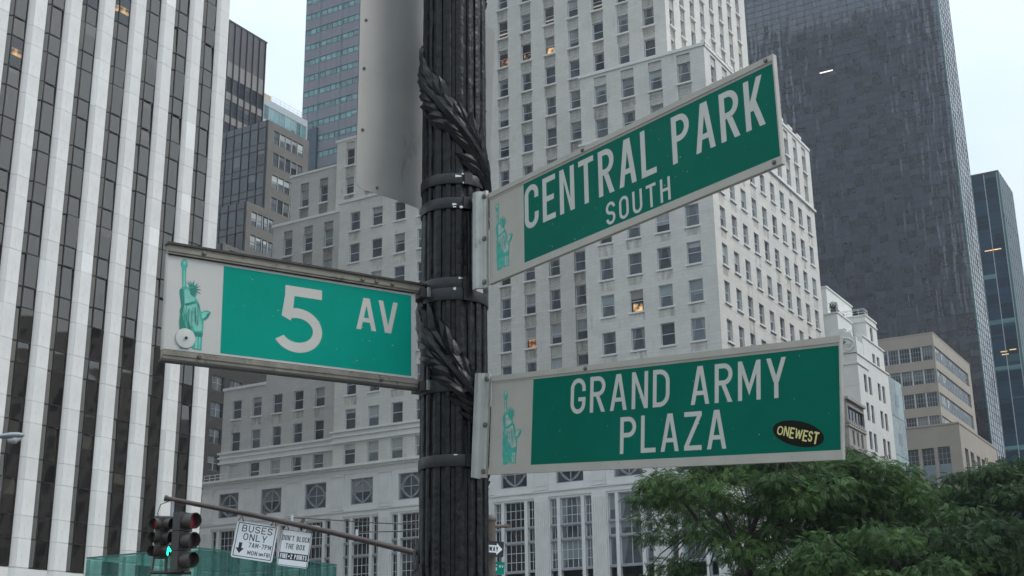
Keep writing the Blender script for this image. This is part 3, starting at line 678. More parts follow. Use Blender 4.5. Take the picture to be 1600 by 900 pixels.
    part('pier', up.mesh('pier', 'marble'), b, kind='stuff')
    m_ = MB(); m_.box(-140, X-.2, 41, 73.35, 215, 217); part('roof', m_.mesh('roof', 'marble'), b)
    m_ = MB(); m_.box(X-.9, X-.5, 41, 73.3, top, 215); part('upper_glass', m_.mesh('upper_glass', 'marble_tower_glass'), b)
marble_tower()

# ------------------------------------------------------------------ generic curtain wall helpers
def slab(b, x0, x1, y0, y1, z0, z1, m_, nm='wall'):
    mb = MB(); mb.box(x0, x1, y0, y1, z0, z1, skip='b'); return part(nm, mb.mesh(nm, m_), b)
def grey_building():
    b = thing('grey_glass_building', 'stepped dark grey building between the marble tower and limestone tower, ribbon windows on its side', 'office building', (-125, 138.1, 0))
    X = -125.0; WFr = frame(0, X); wall = MB(); W = Windows(b, sash='bronze_frame', depth=.15)
    steps = [(138.1, 147.6, 86.0), (134.3, 138.1, 71.6), (129.9, 134.3, 63.8)]
    def top_at(y):
        return 86 if y >= 138.1 else 71.6 if y >= 134.3 else 63.8 if y >= 129.9 else 50
    ops = []
    rib = []
    for k in range(15):
        zt = 84.75-3.6*k
        if zt > 73: y0, y1, n = 139.4, 146.4, 5
        elif zt > 65: y0, y1, n = 135.35, 140.3, 4
        elif zt > 51: y0, y1, n = 131.2, 137.0, 4
        else: y0, y1, n = None, None, 0
        if y0: ops.append((y0, y1, zt-2.15, zt)); rib.append((y0, y1, zt, n))
    # wall strip per step so that each top is right
    for i, (y0, y1, zt) in enumerate(steps):
        facade(wall, WFr, y0, y1, 0, zt, [o for o in ops if o[0] >= y0-9 and o[2] < zt and o[3] < zt], depth=.3)
        wall.box(-150, X, y0, y1, 0, zt, skip='bw')
    part('wall', wall.mesh('wall', 'brown_concrete'), b)
    for y0, y1, zt, n in rib:
        w = (y1-y0)/n
        gl = 'white_blind_glass' if (zt > 84 or 77 < zt < 78 or zt < 71) and random.random() < .85 else 'tan_glass'
        for j in range(n): W.add(WFr, y0+j*w+.04, zt-2.1, w-.08, 2.05, gl, 'grid12', False)
        fm = MB(); fm.box(-.045, .045, .02, .2, -2.15, 0)
        for j in range(n+1): part('window_mullion', GC.setdefault('gwm', fm.mesh('window_mullion', 'pale_metal')), b, WFr @ Matrix.Translation((y0+j*w, 0, zt)))
    # curtain wall on the north faces
    def curtain(y, z0, z1, x0=-150.0):
        fr = frame(1, y); n = int((X-x0)/1.62)
        mul = MB()
        for i in range(n+1): mul.box(X-.35-i*1.62-.05, X-.35-i*1.62+.05, -.16, 0, z0, z1)
        z = z1-1.1; k = 0
        while z > z0+1:
            zb = max(z-2.5, z0+.1)
            for i in range(n):
                cx = X-.35-(i+1)*1.62+.08
                if i < 7 and z-zb > 1: W.add(fr, cx, zb, 1.46, z-zb, 'grey_curtain_glass', 'none', False, -.03)
            mul.box(x0, X-.3, -.12, 0, z-.03, z+.05); mul.box(x0, X-.3, -.12, 0, zb-.05, zb+.03)
            pn = MB(); pn.box(x0, X-.36, -.06, 0, zb-1.05, zb-.05); pn.xf(fr); part('spandrel', pn.mesh('spandrel', 'grey_metal_panel'), b)
            z -= 3.63
        pn = MB(); pn.box(x0, X-.36, -.06, 0, z1-1.05, z1-.02); pn.xf(fr); part('spandrel', pn.mesh('spandrel', 'grey_metal_panel'), b)
        mul.xf(fr); part('mullion', mul.mesh('mullion', 'black_mullion'), b, kind='stuff')
    curtain(138.1, 71.6, 86.0); curtain(134.3, 63.8, 71.6); curtain(129.9, 50.0, 63.8)
    W.build(300)
grey_building()
def brick_building():
    b = thing('shaded_brick_building', 'brick building with paired windows below the stepped grey one, gap shade put into its dark brown', 'building', (-123.5, 125.7, 0))
    X = -123.5; fr = frame(0, X); W = Windows(b, sash='steel_frame', sill='shaded_brick', depth=.2); wall = MB(); ops = []
    for k in range(11):
        zt = 44.0-3.62*k
        if zt < 5: break
        for y0 in (127.7, 131.2, 134.7, 138.2): ops.append((y0, y0+2.3, zt-2.0, zt))
        for y0 in (127.7, 131.2, 134.7, 138.2):
            for q in (0, 1): W.add(fr, y0+q*1.15, zt-2.0, 1.15, 2.0, 'grey_curtain_glass' if random.random() < .6 else 'tan_glass', 'hung', False)
    facade(wall, fr, 125.7, 129.8, 0, 49.5, ops, depth=.3) if False else facade(wall, fr, 125.7, 142, 0, 47.5, ops, depth=.3)
    wall.box(-145, X, 125.7, 129.8, 0, 47.5, skip='bw'); wall.box(-124.9, X, 129.8, 142, 0, 47.5, skip='bwn'); part('wall', wall.mesh('wall', 'shaded_brick'), b)
    m_ = MB(); m_.box(-145, X+.12, 125.6, 142, 47.5, 47.8); part('coping', m_.mesh('coping', 'shaded_brick'), b)
    W.build()
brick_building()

def dark_slab():
    b = thing('dark_slab_tower', 'dark slab tower with thin vertical mullions rising behind the stepped grey building', 'office building', (-150, 153.9, 0))
    X = -150.0; fr = frame(0, X); wall = MB()
    W = Windows(b, sash='black_mullion', depth=.1)
    rows = [106.95-4.35*k for k in range(8)]; ops = [(154.2, 163.9, z-3.0, z) for z in rows]
    facade(wall, fr, 153.9, 164.2, 0, 109.9, ops, depth=.3); wall.box(-166, X, 153.9, 164.2, 0, 109.9, skip='bw')
    part('wall', wall.mesh('wall', 'light_grey_panel'), b)
    slab(b, -166, X, 153.9, 164.2, 109.9, 117.6, 'charcoal_panel', 'plant_storey')
    n = 6; w = (163.9-154.2)/n
    for z in rows[:4]:
        for i in range(n): W.add(fr, 154.2+i*w+.06, z-2.95, w-.12, 2.9, 'grey_curtain_glass', 'grid13', False)
    mu = MB()
    for i in range(n+1): mu.box(154.1+i*w-.02, 154.1+i*w+.14, -.25, 0, 60, 117.7)
    mu.xf(fr); part('mullion', mu.mesh('mullion', 'black_mullion'), b, kind='stuff')
    mu = MB(); mu.box(-166.2, X+.1, 153.8, 164.3, 117.6, 117.9); part('coping', mu.mesh('coping', 'black_mullion'), b)
    W.build()
dark_slab()
def teal_top():
    b = thing('teal_window_building', 'building with a teal window band and pale parapet peeking above the grey roof', 'office building', (-160, 175, 0))
    X = -160.0; fr = frame(0, X); wall = MB(); ops = [(175.2, 188.0, 109.3, 112.35), (175.2, 188.0, 104.3, 107.5)]
    facade(wall, fr, 172, 188.3, 0, 113.8, ops, depth=.3); wall.box(-185, X, 172, 188.3, 0, 113.8, skip='bw'); part('wall', wall.mesh('wall', 'pale_metal'), b)
    W = Windows(b, sash='white_frame', depth=.1)
    for z in (109.3, 104.3):
        for i in range(8): W.add(fr, 175.2+i*1.6+.04, z, 1.52, 3.02, 'teal_pane', 'grid11', False)
    W.build()
    slab(b, -168, -161, 175.5, 178.2, 113.8, 115.4, 'tan_paint', 'penthouse')
    rl = MB()
    for i in range(9): rl.tube([(X-.2, 177.5+i*1.3, 113.8), (X-.2, 177.5+i*1.3, 115.0)], .035, 5)
    for z in (114.4, 115.0): rl.tube([(X-.2, 177.5, z), (X-.2, 188, z)], .035, 5)
    part('railing', rl.mesh('railing', 'white_frame'), b)
teal_top()
def banded_tower():
    b = thing('banded_tower', 'tall mauve grey tower with thin teal window bands left of the lamp post', 'skyscraper', (-171.5, 200, 0))
    Y = 200.0; fr = frame(1, Y); wall = MB(); X0, X1 = -171.5, -148.0; top = 165
    rows = [131.55+3.74*k for k in range(-14, 9)]
    ops = [(X0, X1, z-1.3, z) for z in rows]
    facade(wall, fr, X0, X1, 0, top, ops, depth=.25); wall.box(X0, X1, Y, Y+30, 0, top, skip='bn'); part('wall', wall.mesh('wall', 'mauve_panel'), b)
    W = Windows(b, sash='teal_edge', depth=.1)
    for z in rows[2:]:
        for i in range(16): W.add(fr, X0+i*1.487+.02, z-1.28, 1.44, 1.26, 'teal_pane', 'none', False)
    W.build(300)
    mu = MB()
    for x in (-167.45, -161.5, -155.55, -149.6): mu.box(x-.06, x+.06, -.04, .03, 60, top)
    for z in rows: mu.box(X0, X1, -.05, .0, z-1.37, z-1.28); mu.box(X0, X1, -.05, .0, z-.02, z+.05)
    for i in range(17): mu.box(X0+i*1.487-.05, X0+i*1.487+.02, .0, .12, 78, top-1)
    mu.xf(fr); part('mullion', mu.mesh('mullion', 'teal_edge'), b, kind='stuff')
    # lower glazed annex at its foot
    slab(b, -171.9, -167, 199.5, 203, 60, 118.5, 'blue_tower_glass', 'glass_annex')
banded_tower()

# ------------------------------------------------------------------ right hand buildings
def white_building():
    b = thing('white_corner_building', 'white stone building with paired narrow windows and stepped roof terraces beside the limestone tower', 'building', (-41.5, 147.1, 0))
    X = -41.5; fr = frame(0, X); W = Windows(b, sash='bronze_frame', sill='white_stone', depth=.25); wall = MB()
    ops = []
    for k in range(11):
        zt = 37.4-3.38*k
        for y in (149.2, 151.05, 154.85, 156.7):
            if zt > 3: ops.append((y, y+1.15, zt-2.15, zt)); W.add(fr, y, zt-2.15, 1.15, 2.15, 'office_glass', 'hung', False)
    facade(wall, fr, 147.1, 160, 0, 39.4, ops, depth=.35); wall.box(-56, X, 147.1, 160, 0, 39.4, skip='bw')
    # upper shoulder
    f2 = frame(0, -41.8); op2 = [(154.8, 155.95, 38.95, 41.0), (156.7, 157.85, 38.95, 41.0)]
    op2 = [(154.8, 155.95, 39.6, 41.1), (156.7, 157.85, 39.6, 41.1)]
    facade(wall, f2, 151.2, 160, 39.4, 42.4, op2, depth=.3); wall.box(-56, -41.8, 151.2, 160, 39.4, 42.4, skip='bw')
    for o in op2: W.add(f2, o[0], o[2], 1.15, 1.5, 'office_glass', 'hung', False)
    f3 = frame(0, -42.0); facade(wall, f3, 154.0, 158.6, 42.4, 45.7, [(155.6, 156.7, 42.7, 44.6)], depth=.3); W.add(f3, 155.6, 42.7, 1.1, 1.9, 'office_glass', 'hung', False)
    f3n = frame(1, 154.0); facade(wall, f3n, -46.5, -42.0, 42.4, 45.7, [(-44.9, -43.6, 43.1, 44.4)], depth=.3); W.add(f3n, -44.9, 43.1, 1.3, 1.3, 'office_glass', 'grid21', False)
    wall.box(-46.5, -42, 154, 158.6, 42.4, 45.7, skip='bwn')
    # left terraces
    f4 = frame(0, -43.5); facade(wall, f4, 147.6, 151.3, 39.4, 44.7, [(149.6, 150.7, 41.6, 43.3)], depth=.3); W.add(f4, 149.6, 41.6, 1.1, 1.7, 'office_glass', 'hung', False)
    wall.box(-50, -43.5, 147.6, 153.4, 39.4, 44.7, skip='bw')
    wall.box(-43.52, -43.5, 151.3, 153.4, 39.4, 44.7, skip='e')
    f5 = frame(0, -45.0); op5 = [(152.7, 153.8, 45.1, 46.7), (154.9, 156.0, 45.1, 46.7)]
    facade(wall, f5, 149.0, 159.2, 44.7, 48.5, op5, depth=.3); wall.box(-52, -45, 149.0, 159.2, 42.4, 48.5, skip='bw'); wall.box(-45.02, -45.0, 153.5, 159.2, 42.4, 44.7, skip='e')
    for o in op5: W.add(f5, o[0], o[2], 1.1, 1.6, 'office_glass', 'hung', False)
    part('wall', wall.mesh('wall', 'white_stone'), b)
    W.build()
    tr = MB()
    for f_, s0, s1, z in ((fr, 147.0, 160.1, 39.4), (f2, 151.2, 160.1, 42.4), (f3, 153.9, 158.7, 45.7), (f3, 153.9, 158.7, 44.9), (f4, 147.5, 153.4, 44.7), (f5, 148.9, 159.3, 48.5), (fr, 147.0, 151.4, 38.2)):
        m_ = MB(); m_.box(s0, s1, -.12, .0, z-.05, z+.14); tr.add(m_, f_)
    for y, x0, x1, z in ((154.0, -46.5, -41.9, 45.7), (154.0, -46.5, -41.9, 44.9), (147.6, -50, -43.4, 44.7), (149.0, -52, -44.9, 48.5), (147.1, -56, -41.4, 38.2), (147.1, -56, -41.4, 35.7), (147.1, -56, -41.4, 33.2)):
        m_ = MB(); m_.box(x0, x1, -.12 if z > 38.1 else -.03, .0, z-.05, z+.1); tr.add(m_, frame(1, y))
    part('moulding', tr.mesh('moulding', 'white_stone'), b)
    # carved parapet medallion
    md = MB(); md.box(-44.6, -41.4, 147.0, 147.5, 39.5, 41.3); md.box(-41.9, -41.4, 147.5, 149.6, 39.5, 41.0)
    md.poly([(-44.3, 41.3), (-41.7, 41.3), (-42.0, 42.0), (-42.5, 42.0), (-42.8, 42.5), (-43.3, 42.5), (-43.6, 42.0), (-44.1, 42.0)], 147.05, th=.35)
    for q in range(26):
        a = rng.uniform(0, 6.28); rr = rng.uniform(.1, .75); cx, cz = -43.0+rr*math.cos(a)*1.25, 40.5+rr*math.sin(a)*.85; s_ = rng.uniform(.08, .2)
        md.box(cx-s_, cx+s_, 146.88, 147.02, cz-s_*.7, cz+s_*.7)
    md.tube([(-43.0+1.35*math.cos(t), 146.95, 40.5+.85*math.sin(t)) for t in [2*math.pi*k/24 for k in range(25)]], .09, 5, cap=False)
    part('carved_parapet', md.mesh('carved_parapet', 'white_stone'), b)
    rl = MB()
    def rail(p, q, n, hh=.95):
        p, q = Vector(p), Vector(q)
        for i in range(n+1): c = p.lerp(q, i/n); rl.tube([c, c+Vector((0, 0, hh))], .03, 5)
        for z in (.35, .65, hh): rl.tube([p+Vector((0, 0, z)), q+Vector((0, 0, z))], .03, 5)
    rail((-50, 147.7, 44.8), (-43.6, 147.7, 44.8), 10, 1.2); rail((-46.4, 154.1, 45.8), (-42.1, 154.1, 45.8), 6, .8); rail((-42.1, 154.1, 45.8), (-42.1, 155.5, 45.8), 2, .8)
    rail((-45.5, 151.25, 42.5), (-41.9, 151.25, 42.5), 5, .8); rail((-50, 147.2, 42.0), (-44.8, 147.2, 42.0), 6, .8)
    part('railing', rl.mesh('railing', 'white_frame'), b)
white_building()
def terrace_bush(c, r_, label):
    me = leaf_cloud([(Vector(c)+Vector((0, 0, r_)), (r_*.6, r_*.6, r_), 500)], .16, 'dark_leaf', name='foliage')
    t = thing('potted_shrub', label, 'shrub', c); part('foliage', me, t)
    mb = MB(); mb.lathe([(0, 0), (r_*.3, 0), (r_*.4, r_*.5), (0, r_*.5)], 12); part('pot', mb.mesh('pot', 'old_stone'), t, Matrix.Translation(c))

def old_building():
    b = thing('old_stone_building', 'small soot stained stone building with cornice and dark bay, squeezed before the white building', 'building', (-41.5, 140.7, 0))
    X = -41.3; fr = frame(0, X); W = Windows(b, sash='black_mullion', sill='old_stone', depth=.25); wall = MB(); f1 = frame(1, 140.6)
    ops = [(140.9, 147.0, 30.3, 32.1)]+[(y, y+.75, 27.9, 29.5) for y in (141.9, 143.5, 145.1)]+[(y, y+.9, z-2.2, z) for y in (141.8, 143.6, 145.3) for z in (26.2, 22.6, 19.0, 15.4)]
    facade(wall, fr, 140.6, 147.1, 0, 32.9, ops, depth=.35)
    opn = [(-43.0, -41.8, 30.3, 32.1), (-43.2, -42.0, 27.0, 29.5)]
    facade(wall, f1, -53, X, 0, 32.9, opn, depth=.35); wall.box(-53, X, 140.6, 147.05, 0, 32.9, skip='bwn'); part('wall', wall.mesh('wall', 'old_stone'), b)
    for i in range(5): W.add(fr, 140.95+i*1.2, 30.35, 1.15, 1.7, 'dark_glass', 'grid11', False)
    for o in ops[1:]: W.add(fr, o[0], o[2], o[1]-o[0], o[3]-o[2], 'office_glass', 'hung', False)
    for o in opn: W.add(f1, o[0], o[2], o[1]-o[0], o[3]-o[2], 'dark_glass', 'hung', False)
    W.build()
    tr = MB()
    for z0, z1, p in ((27.2, 27.45, .5), (27.0, 27.2, .7), (26.7, 27.0, .35), (29.75, 29.95, .15), (32.7, 33.0, .3), (30.1, 30.3, .12)):
        m_ = MB(); m_.box(140.6-p, 147.1, -p, 0, z0, z1); tr.add(m_, fr); m_ = MB(); m_.box(-53, X, -p, 0, z0, z1-.003); tr.add(m_, f1)
    part('cornice', tr.mesh('cornice', 'old_stone'), b)
    bl = MB()
    for i in range(7): bl.box(X-.05, X+.16, 141.0+i*.85, 141.35+i*.85, 29.95, 30.5)
    part('baluster', bl.mesh('baluster', 'old_stone'), b, kind='stuff')
old_building()
def narrow_glass():
    b = thing('narrow_glass_building', 'narrow pale green glass building between white and tan buildings', 'building', (-41.5, 160, 0))
    slab(b, -55, -41.6, 160.05, 166, 0, 39.4, 'green_wall_glass', 'wall')
    fr = frame(0, -41.6); 
    for k in range(8):
        for i in range(2):
            z1 = 39.3-4.9*k; mb = MB(); mb.box(160.1+i*2.95, 163.0+i*2.95, -.08, 0, z1-4.82, z1); mb.xf(fr); part('glass_panel', mb.mesh('glass_panel', 'green_wall_glass'), b)
        mb = MB(); mb.box(162.4, 163.8, -.1, -.05, 39.3-4.9*k-3.4, 39.3-4.9*k-1.9); mb.xf(fr); part('dark_vent', mb.mesh('dark_vent', 'blue_grey_panel'), b)
narrow_glass()
def tan_building():
    b = thing('tan_building', 'tan stone building with ribbon windows set back above a lower corner block', 'office building', (-41.5, 196.9, 0))
    W = Windows(b, sash='steel_frame', sill='tan_stone', depth=.2); wall = MB()
    Xu, Yu = -44.5, 200.0; fw = frame(0, Xu); fn = frame(1, Yu)
    rows = [52.5-3.6*k for k in range(4)]
    facade(wall, fn, -66, Xu, 36, 54.4, [(-65, Xu, z-2.25, z) for z in rows], depth=.25)
    facade(wall, fw, Yu, 224.6, 36, 54.4, [(Yu, 222.6, z-2.25, z) for z in rows], depth=.25)
    wall.box(-66, Xu, Yu, 224.6, 36, 54.4, skip='bwn')
    for z in rows:
        for i in range(8): W.add(fn, Xu-.25-(i+1)*1.72, z-2.2, 1.6, 2.15, 'tan_glass', 'grid43', False)
        for i in range(20): W.add(fw, Yu+.15+i*1.12, z-2.2, 1.04, 2.15, 'white_blind_glass' if i < 6 else 'tan_glass', 'grid13', False)
    mu = MB()
    for z in rows:
        for i in range(9): m_ = MB(); x = Xu-.17-i*1.72; m_.box(x-.13, x+.0, -.0, .22, z-2.25, z); mu.add(m_, fn)
    part('window_pier', mu.mesh('window_pier', 'white_frame'), b, kind='stuff')
    Xl, Yl = -41.5, 196.9; fw = frame(0, Xl); fn = frame(1, Yl)
    opn = []
    for x in (-46.3, -44.0, -48.6, -50.9, -53.2):
        opn.append((x-.95, x+.85, 10, 36.3))
    opw = [(y, y+2.2, 10, 36.25) for y in (199.1, 202.7, 206.9, 210.2, 214.2, 217.4)]
    facade(wall, fn, -66, Xl, 0, 39.5, opn, depth=.45); facade(wall, fw, Yl, 222.7, 0, 39.5, opw, depth=.45); wall.box(-66, Xl, Yl, 222.7, 0, 39.5, skip='bwn')
    part('wall', wall.mesh('wall', 'tan_stone'), b)
    for o in opn:
        z = 36.25
        while z > 12:
            W.add(fn, o[0]+.03, z-2.5, 1.74, 2.45, 'tan_glass', 'grid33', False, .3); mb = MB(); mb.box(o[0], o[1], .25, .45, z-4.1, z-2.5); mb.xf(fn); part('spandrel', mb.mesh('spandrel', 'blue_grey_panel'), b); z -= 4.1
    for o in opw:
        z = 36.2
        while z > 20: W.add(fw, o[0]+.03, z-3.9, 2.14, 3.8, 'dark_glass', 'grid22', False, .35); z -= 4.1
    mb = MB(); mb.box(-66, Xl+.1, Yl-.1, Yl+.2, 39.5, 39.75); mb.box(Xl-.2, Xl+.1, Yl+.2, 222.8, 39.5, 39.75); mb.box(-66, Xu+.05, Yu-.05, Yu+.3, 54.4, 54.6); mb.box(Xu-.3, Xu+.05, Yu+.3, 224.7, 54.4, 54.6)
    part('coping', mb.mesh('coping', 'tan_stone'), b)
    W.build(300)
tan_building()

def black_tower():
    b = thing('black_glass_tower', 'huge black glass tower with rippled mirror panes filling the upper right', 'skyscraper', (-44, 232.8, 0))
    s = 1.06; Xw = -44.0; Yn = 232.8; fn = frame(1, Yn); fw = frame(0, Xw); pw, ph = 1.72, 1.32
    body = MB(); body.box(-90, Xw-.1, Yn+.1, 243.6, 0, 170, skip='b'); part('core', body.mesh('core', 'black_mullion'), b)
    panes = []
    for i in range(27):
        for j in range(128):
            z = 1+j*ph
            panes.append((fn, Xw-(i+1)*pw+.04, z))
    for i in range(6):
        for j in range(128): panes.append((fw, Yn+i*1.8+.04, 1+j*ph))
    def key(e):
        p = e[0] @ Vector((e[1]+.8, 0, e[2]+.6)); x, y = to_px(p); hid = (e[0] is fn) and (p.x < -80.5)
        return (0 if (0 < x < 1600 and -5 < y < 760 and not hid) else 1, (p-CAM).length)
    panes.sort(key=key); rest = MB(); uvs = []
    me = {}
    for w in (pw-.08, 1.72):
        me[round(w, 2)] = glass_mesh(w, ph-.08, 'black_tower_glass')
    nrest = 0; rr = []
    for i, (f_, x, z) in enumerate(panes):
        w = 1.64 if f_ is fn else 1.72
        mw = f_ @ Matrix.Translation((x, -.02, z)) @ Matrix.Rotation(random.gauss(0, .0025), 4, 'Z') @ Matrix.Rotation(random.gauss(0, .0015), 4, 'X')
        if i < 300: part('pane', glass_mesh(w, ph-.08, 'black_tower_glass'), b, mw)
        else: k = len(rest.v); rest.quad((0, 0, 0), (w, 0, 0), (w, 0, ph-.08), (0, 0, ph-.08)); rest.xf(mw, k)
    m_ = rest.mesh('pane', 'black_tower_glass'); at = m_.attributes.new('rnd', 'FLOAT', 'FACE'); at.data.foreach_set('value', rng.random(len(m_.polygons)))
    part('pane', m_, b, kind='stuff')
    mu = MB()
    for i in range(28): q = MB(); q.box(Xw-i*pw-.04, Xw-i*pw+.04, -.08, 0, 0, 170); mu.add(q, fn)
    for i in range(7): q = MB(); q.box(Yn+i*1.8-.05, Yn+i*1.8+.05, -.06, 0, 0, 170); mu.add(q, fw)
    for j in range(129):
        q = MB(); q.box(-90, Xw, -.07, -.0, 1+j*ph-.07, 1+j*ph); mu.add(q, fn); q = MB(); q.box(Yn, 243.6, -.055, 0, 1+j*ph-.07, 1+j*ph); mu.add(q, fw)
    part('mullion_grid', mu.mesh('mullion_grid', 'black_mullion'), b, kind='stuff')
    mb = MB(); mb.box(Xw-.12, Xw+.1, Yn-.1, Yn+.1, 0, 170); part('corner_mullion', mb.mesh('corner_mullion', 'teal_edge'), b)
    for px, py in ((1291, 112),):
        p = on_plane(px, py, 1, Yn-.06); mb = MB(); mb.box(p.x-1.3, p.x+1.3, -.05, .02, -.1, .1); part('ceiling_light', mb.mesh('ceiling_light', 'ceiling_lamp'), b, Matrix.Translation((p.x*0, Yn-.06, p.z)))
black_tower()

def blue_tower():
    b = thing('blue_glass_tower', 'dark blue glass tower with teal corner edge at the far right', 'skyscraper', (-49.8, 311, 0))
    Xw, Yn = -49.8, 311.0; fn = frame(1, Yn); fw = frame(0, Xw)
    body = MB(); body.box(-80, Xw-.05, Yn+.05, 327, 0, 120.7, skip='b'); part('core', body.mesh('core', 'black_mullion'), b)
    W = Windows(b, sash='black_mullion', depth=-.06)
    for j in range(30):
        z = 120.5-3.7*(j+1); band = j in (9, 12, 17)
        for i in range(5):
            x = Xw-.4-(i+1)*2.95
            if i > 3: continue
            W.add(fn, x+.06, z+1.2, 2.83, 2.4, 'blue_tower_glass', 'none', False)
            W.add(fn, x+.06, z+.05, 2.83, 1.05, 'teal_pane' if band or random.random() < .06 else 'blue_tower_glass', 'none', False)
        for i in range(6): W.add(fw, Yn+.5+i*2.55+.05, z+.05, 2.45, 3.6, 'grey_curtain_glass', 'grid11', False)
    W.build(300)
    mu = MB()
    for i in range(6): q = MB(); q.box(Xw-.4-i*2.95-.08, Xw-.4-i*2.95+.08, -.2, 0, 0, 120.7); mu.add(q, fn)
    for i in range(7): q = MB(); q.box(Yn+.5+i*2.55-.12, Yn+.5+i*2.55+.12, -.3, 0, 0, 120.7); mu.add(q, fw)
    part('mullion', mu.mesh('mullion', 'pale_metal'), b, kind='stuff')
    mb = MB(); mb.box(Xw-.35, Xw+.12, Yn-.12, Yn+.35, 0, 121); part('corner_edge', mb.mesh('corner_edge', 'teal_edge'), b)
    mb = MB(); mb.box(-80, Xw+.1, Yn-.15, 327.1, 120.7, 121.2); mb.box(Xw-.1, Xw+.18, Yn, 327.1, 109.3, 110.2); part('coping', mb.mesh('coping', 'black_mullion'), b)
    for j, (x, z) in enumerate(((-54.3, 101.6), (-53, 101.6), (-52, 101.6), (-53.6, 76.9), (-51.6, 77.1), (-53.4, 76.2))):
        mb = MB(); mb.box(-.75, .75, -.12, -.08, -.12, .12); part('ceiling_light', mb.mesh('ceiling_light', 'amber_lamp'), b, fn @ Matrix.Translation((x, 0, z)))
blue_tower()

def unseen_store_block():
    # unseen store added beyond the frame, sized and darkened for the marble tower reflections
    b = thing('unseen_store', 'unseen stone department store added west of the avenue, its dark tone set for glass reflections', 'building', (-6, 76, 0))
    slab(b, -6, 30, 76, 205, 0, 47, 'old_stone', 'wall')
    W = Windows(b, depth=-.05); fr = Matrix(((0, 1, 0, -6), (-1, 0, 0, 0), (0, 0, 1, 0), (0, 0, 0, 1)))
    for i in range(37):
        for j in range(11): W.add(fr, -203+i*3.4, 4+j*3.8, 1.6, 2.4, 'dark_glass', 'none', False)
    W.build()
unseen_store_block()

# ------------------------------------------------------------------ glass pavilion
def pavilion():
    b = thing('glass_pavilion', 'teal glass cube pavilion in front of the marble tower, low behind the traffic lights', 'pavilion', (-60, 64, 0))
    x0, x1, y0, y1, z1 = -65.2, -55.8, 57.4, 70.3, 10.2
    for ax, c, a0, a1, n in ((1, y0, x0, x1, 6), (0, x1, y0, y1, 8), (1, y1, x0, x1, 6), (0, x0, y0, y1, 8)):
        fr = frame(ax, c); w = (a1-a0)/n
        for i in range(n):
            for j in range(5):
                mb = MB(); mb.box(.02, w-.02, 0, .03, .02, z1/5-.02); part('pane', GC.setdefault(('pp', n), mb.mesh('pane', 'pavilion_glass')), b, fr @ Matrix.Translation((a0+i*w, 0, j*z1/5)))
        fn_ = MB()
        for i in range(n+1): fn_.box(a0+i*w-.012, a0+i*w+.012, .03, .3, 0, z1)
        if c in (y0, x1): fn_.xf(fr); part('glass_fin', fn_.mesh('glass_fin', 'pavilion_glass'), b, kind='stuff')
    mb = MB(); mb.box(x0, x1, y0, y1, z1, z1+.06); part('roof', mb.mesh('roof', 'pavilion_glass'), b)
    mb = MB()
    for q in ((x0, x1, y0-.02, y0+.06), (x0, x1, y1-.06, y1+.02)): mb.box(q[0], q[1], q[2], q[3], z1+.06, z1+.14)
    for q in ((x1-.06, x1+.02), (x0-.02, x0+.06)): mb.box(q[0], q[1], y0+.06, y1-.06, z1+.06, z1+.14)
    part('roof_edge', mb.mesh('roof_edge', 'teal_edge'), b)
pavilion()
# ------------------------------------------------------------------ trees
def leaf_cloud(clusters, size, mname, name='crown', pairs=6):
    """many compound leaves (a rachis with paired leaflets) filling flattened clusters"""
    V = []; RN = []
    for c, rad, n in clusters:
        d = rng.normal(size=(n, 3)); d /= np.linalg.norm(d, axis=1)[:, None]; rr = rng.random((n, 1))**.45
        P = np.array(c)+d*rr*np.array(rad)
        D = d*np.array([1, 1, .3])+rng.normal(size=(n, 3))*.45; D[:, 2] -= .30; D /= np.linalg.norm(D, axis=1)[:, None]
        up = np.array([0, 0, 1.])+rng.normal(size=(n, 3))*.35
        S = np.cross(D, up); S /= np.linalg.norm(S, axis=1)[:, None]; Nn = np.cross(S, D)
        ln = size*rng.uniform(.7, 1.3, (n, 1)); base = rng.uniform(0, 1)*.5+rng.random(n)*.5
        for k in range(pairs):
            t = (k+.6)/pairs; q = P+D*ln*t-Nn*ln*.25*t*t
            ll = ln*.42*(1-.45*abs(t-.45))
            for sg in (-1, 1):
                ax = S*sg*.85+D*.45; pr = D*.85-S*sg*.45; w = ln*.085
                a = q; b_ = q+ax*ll*.5+pr*w-Nn*ll*.06; c_ = q+ax*ll-Nn*ll*.2; e = q+ax*ll*.5-pr*w-Nn*ll*.06
                V.append(np.stack([a, b_, c_, e], 1)); RN.append(base)
    V = np.concatenate(V).reshape(-1, 3); RN = np.concatenate(RN); nf = len(V)//4
    me = bpy.data.meshes.new(name); me.vertices.add(len(V)); me.vertices.foreach_set('co', V.ravel().astype('f'))
    me.loops.add(nf*4); me.loops.foreach_set('vertex_index', np.arange(nf*4, dtype='i'))
    me.polygons.add(nf); me.polygons.foreach_set('loop_start', np.arange(0, nf*4, 4, dtype='i')); me.polygons.foreach_set('loop_total', np.full(nf, 4, dtype='i'))
    me.update(calc_edges=True); me.materials.append(M[mname])
    at = me.attributes.new('rnd', 'FLOAT', 'FACE'); at.data.foreach_set('value', RN.astype('f')); return me
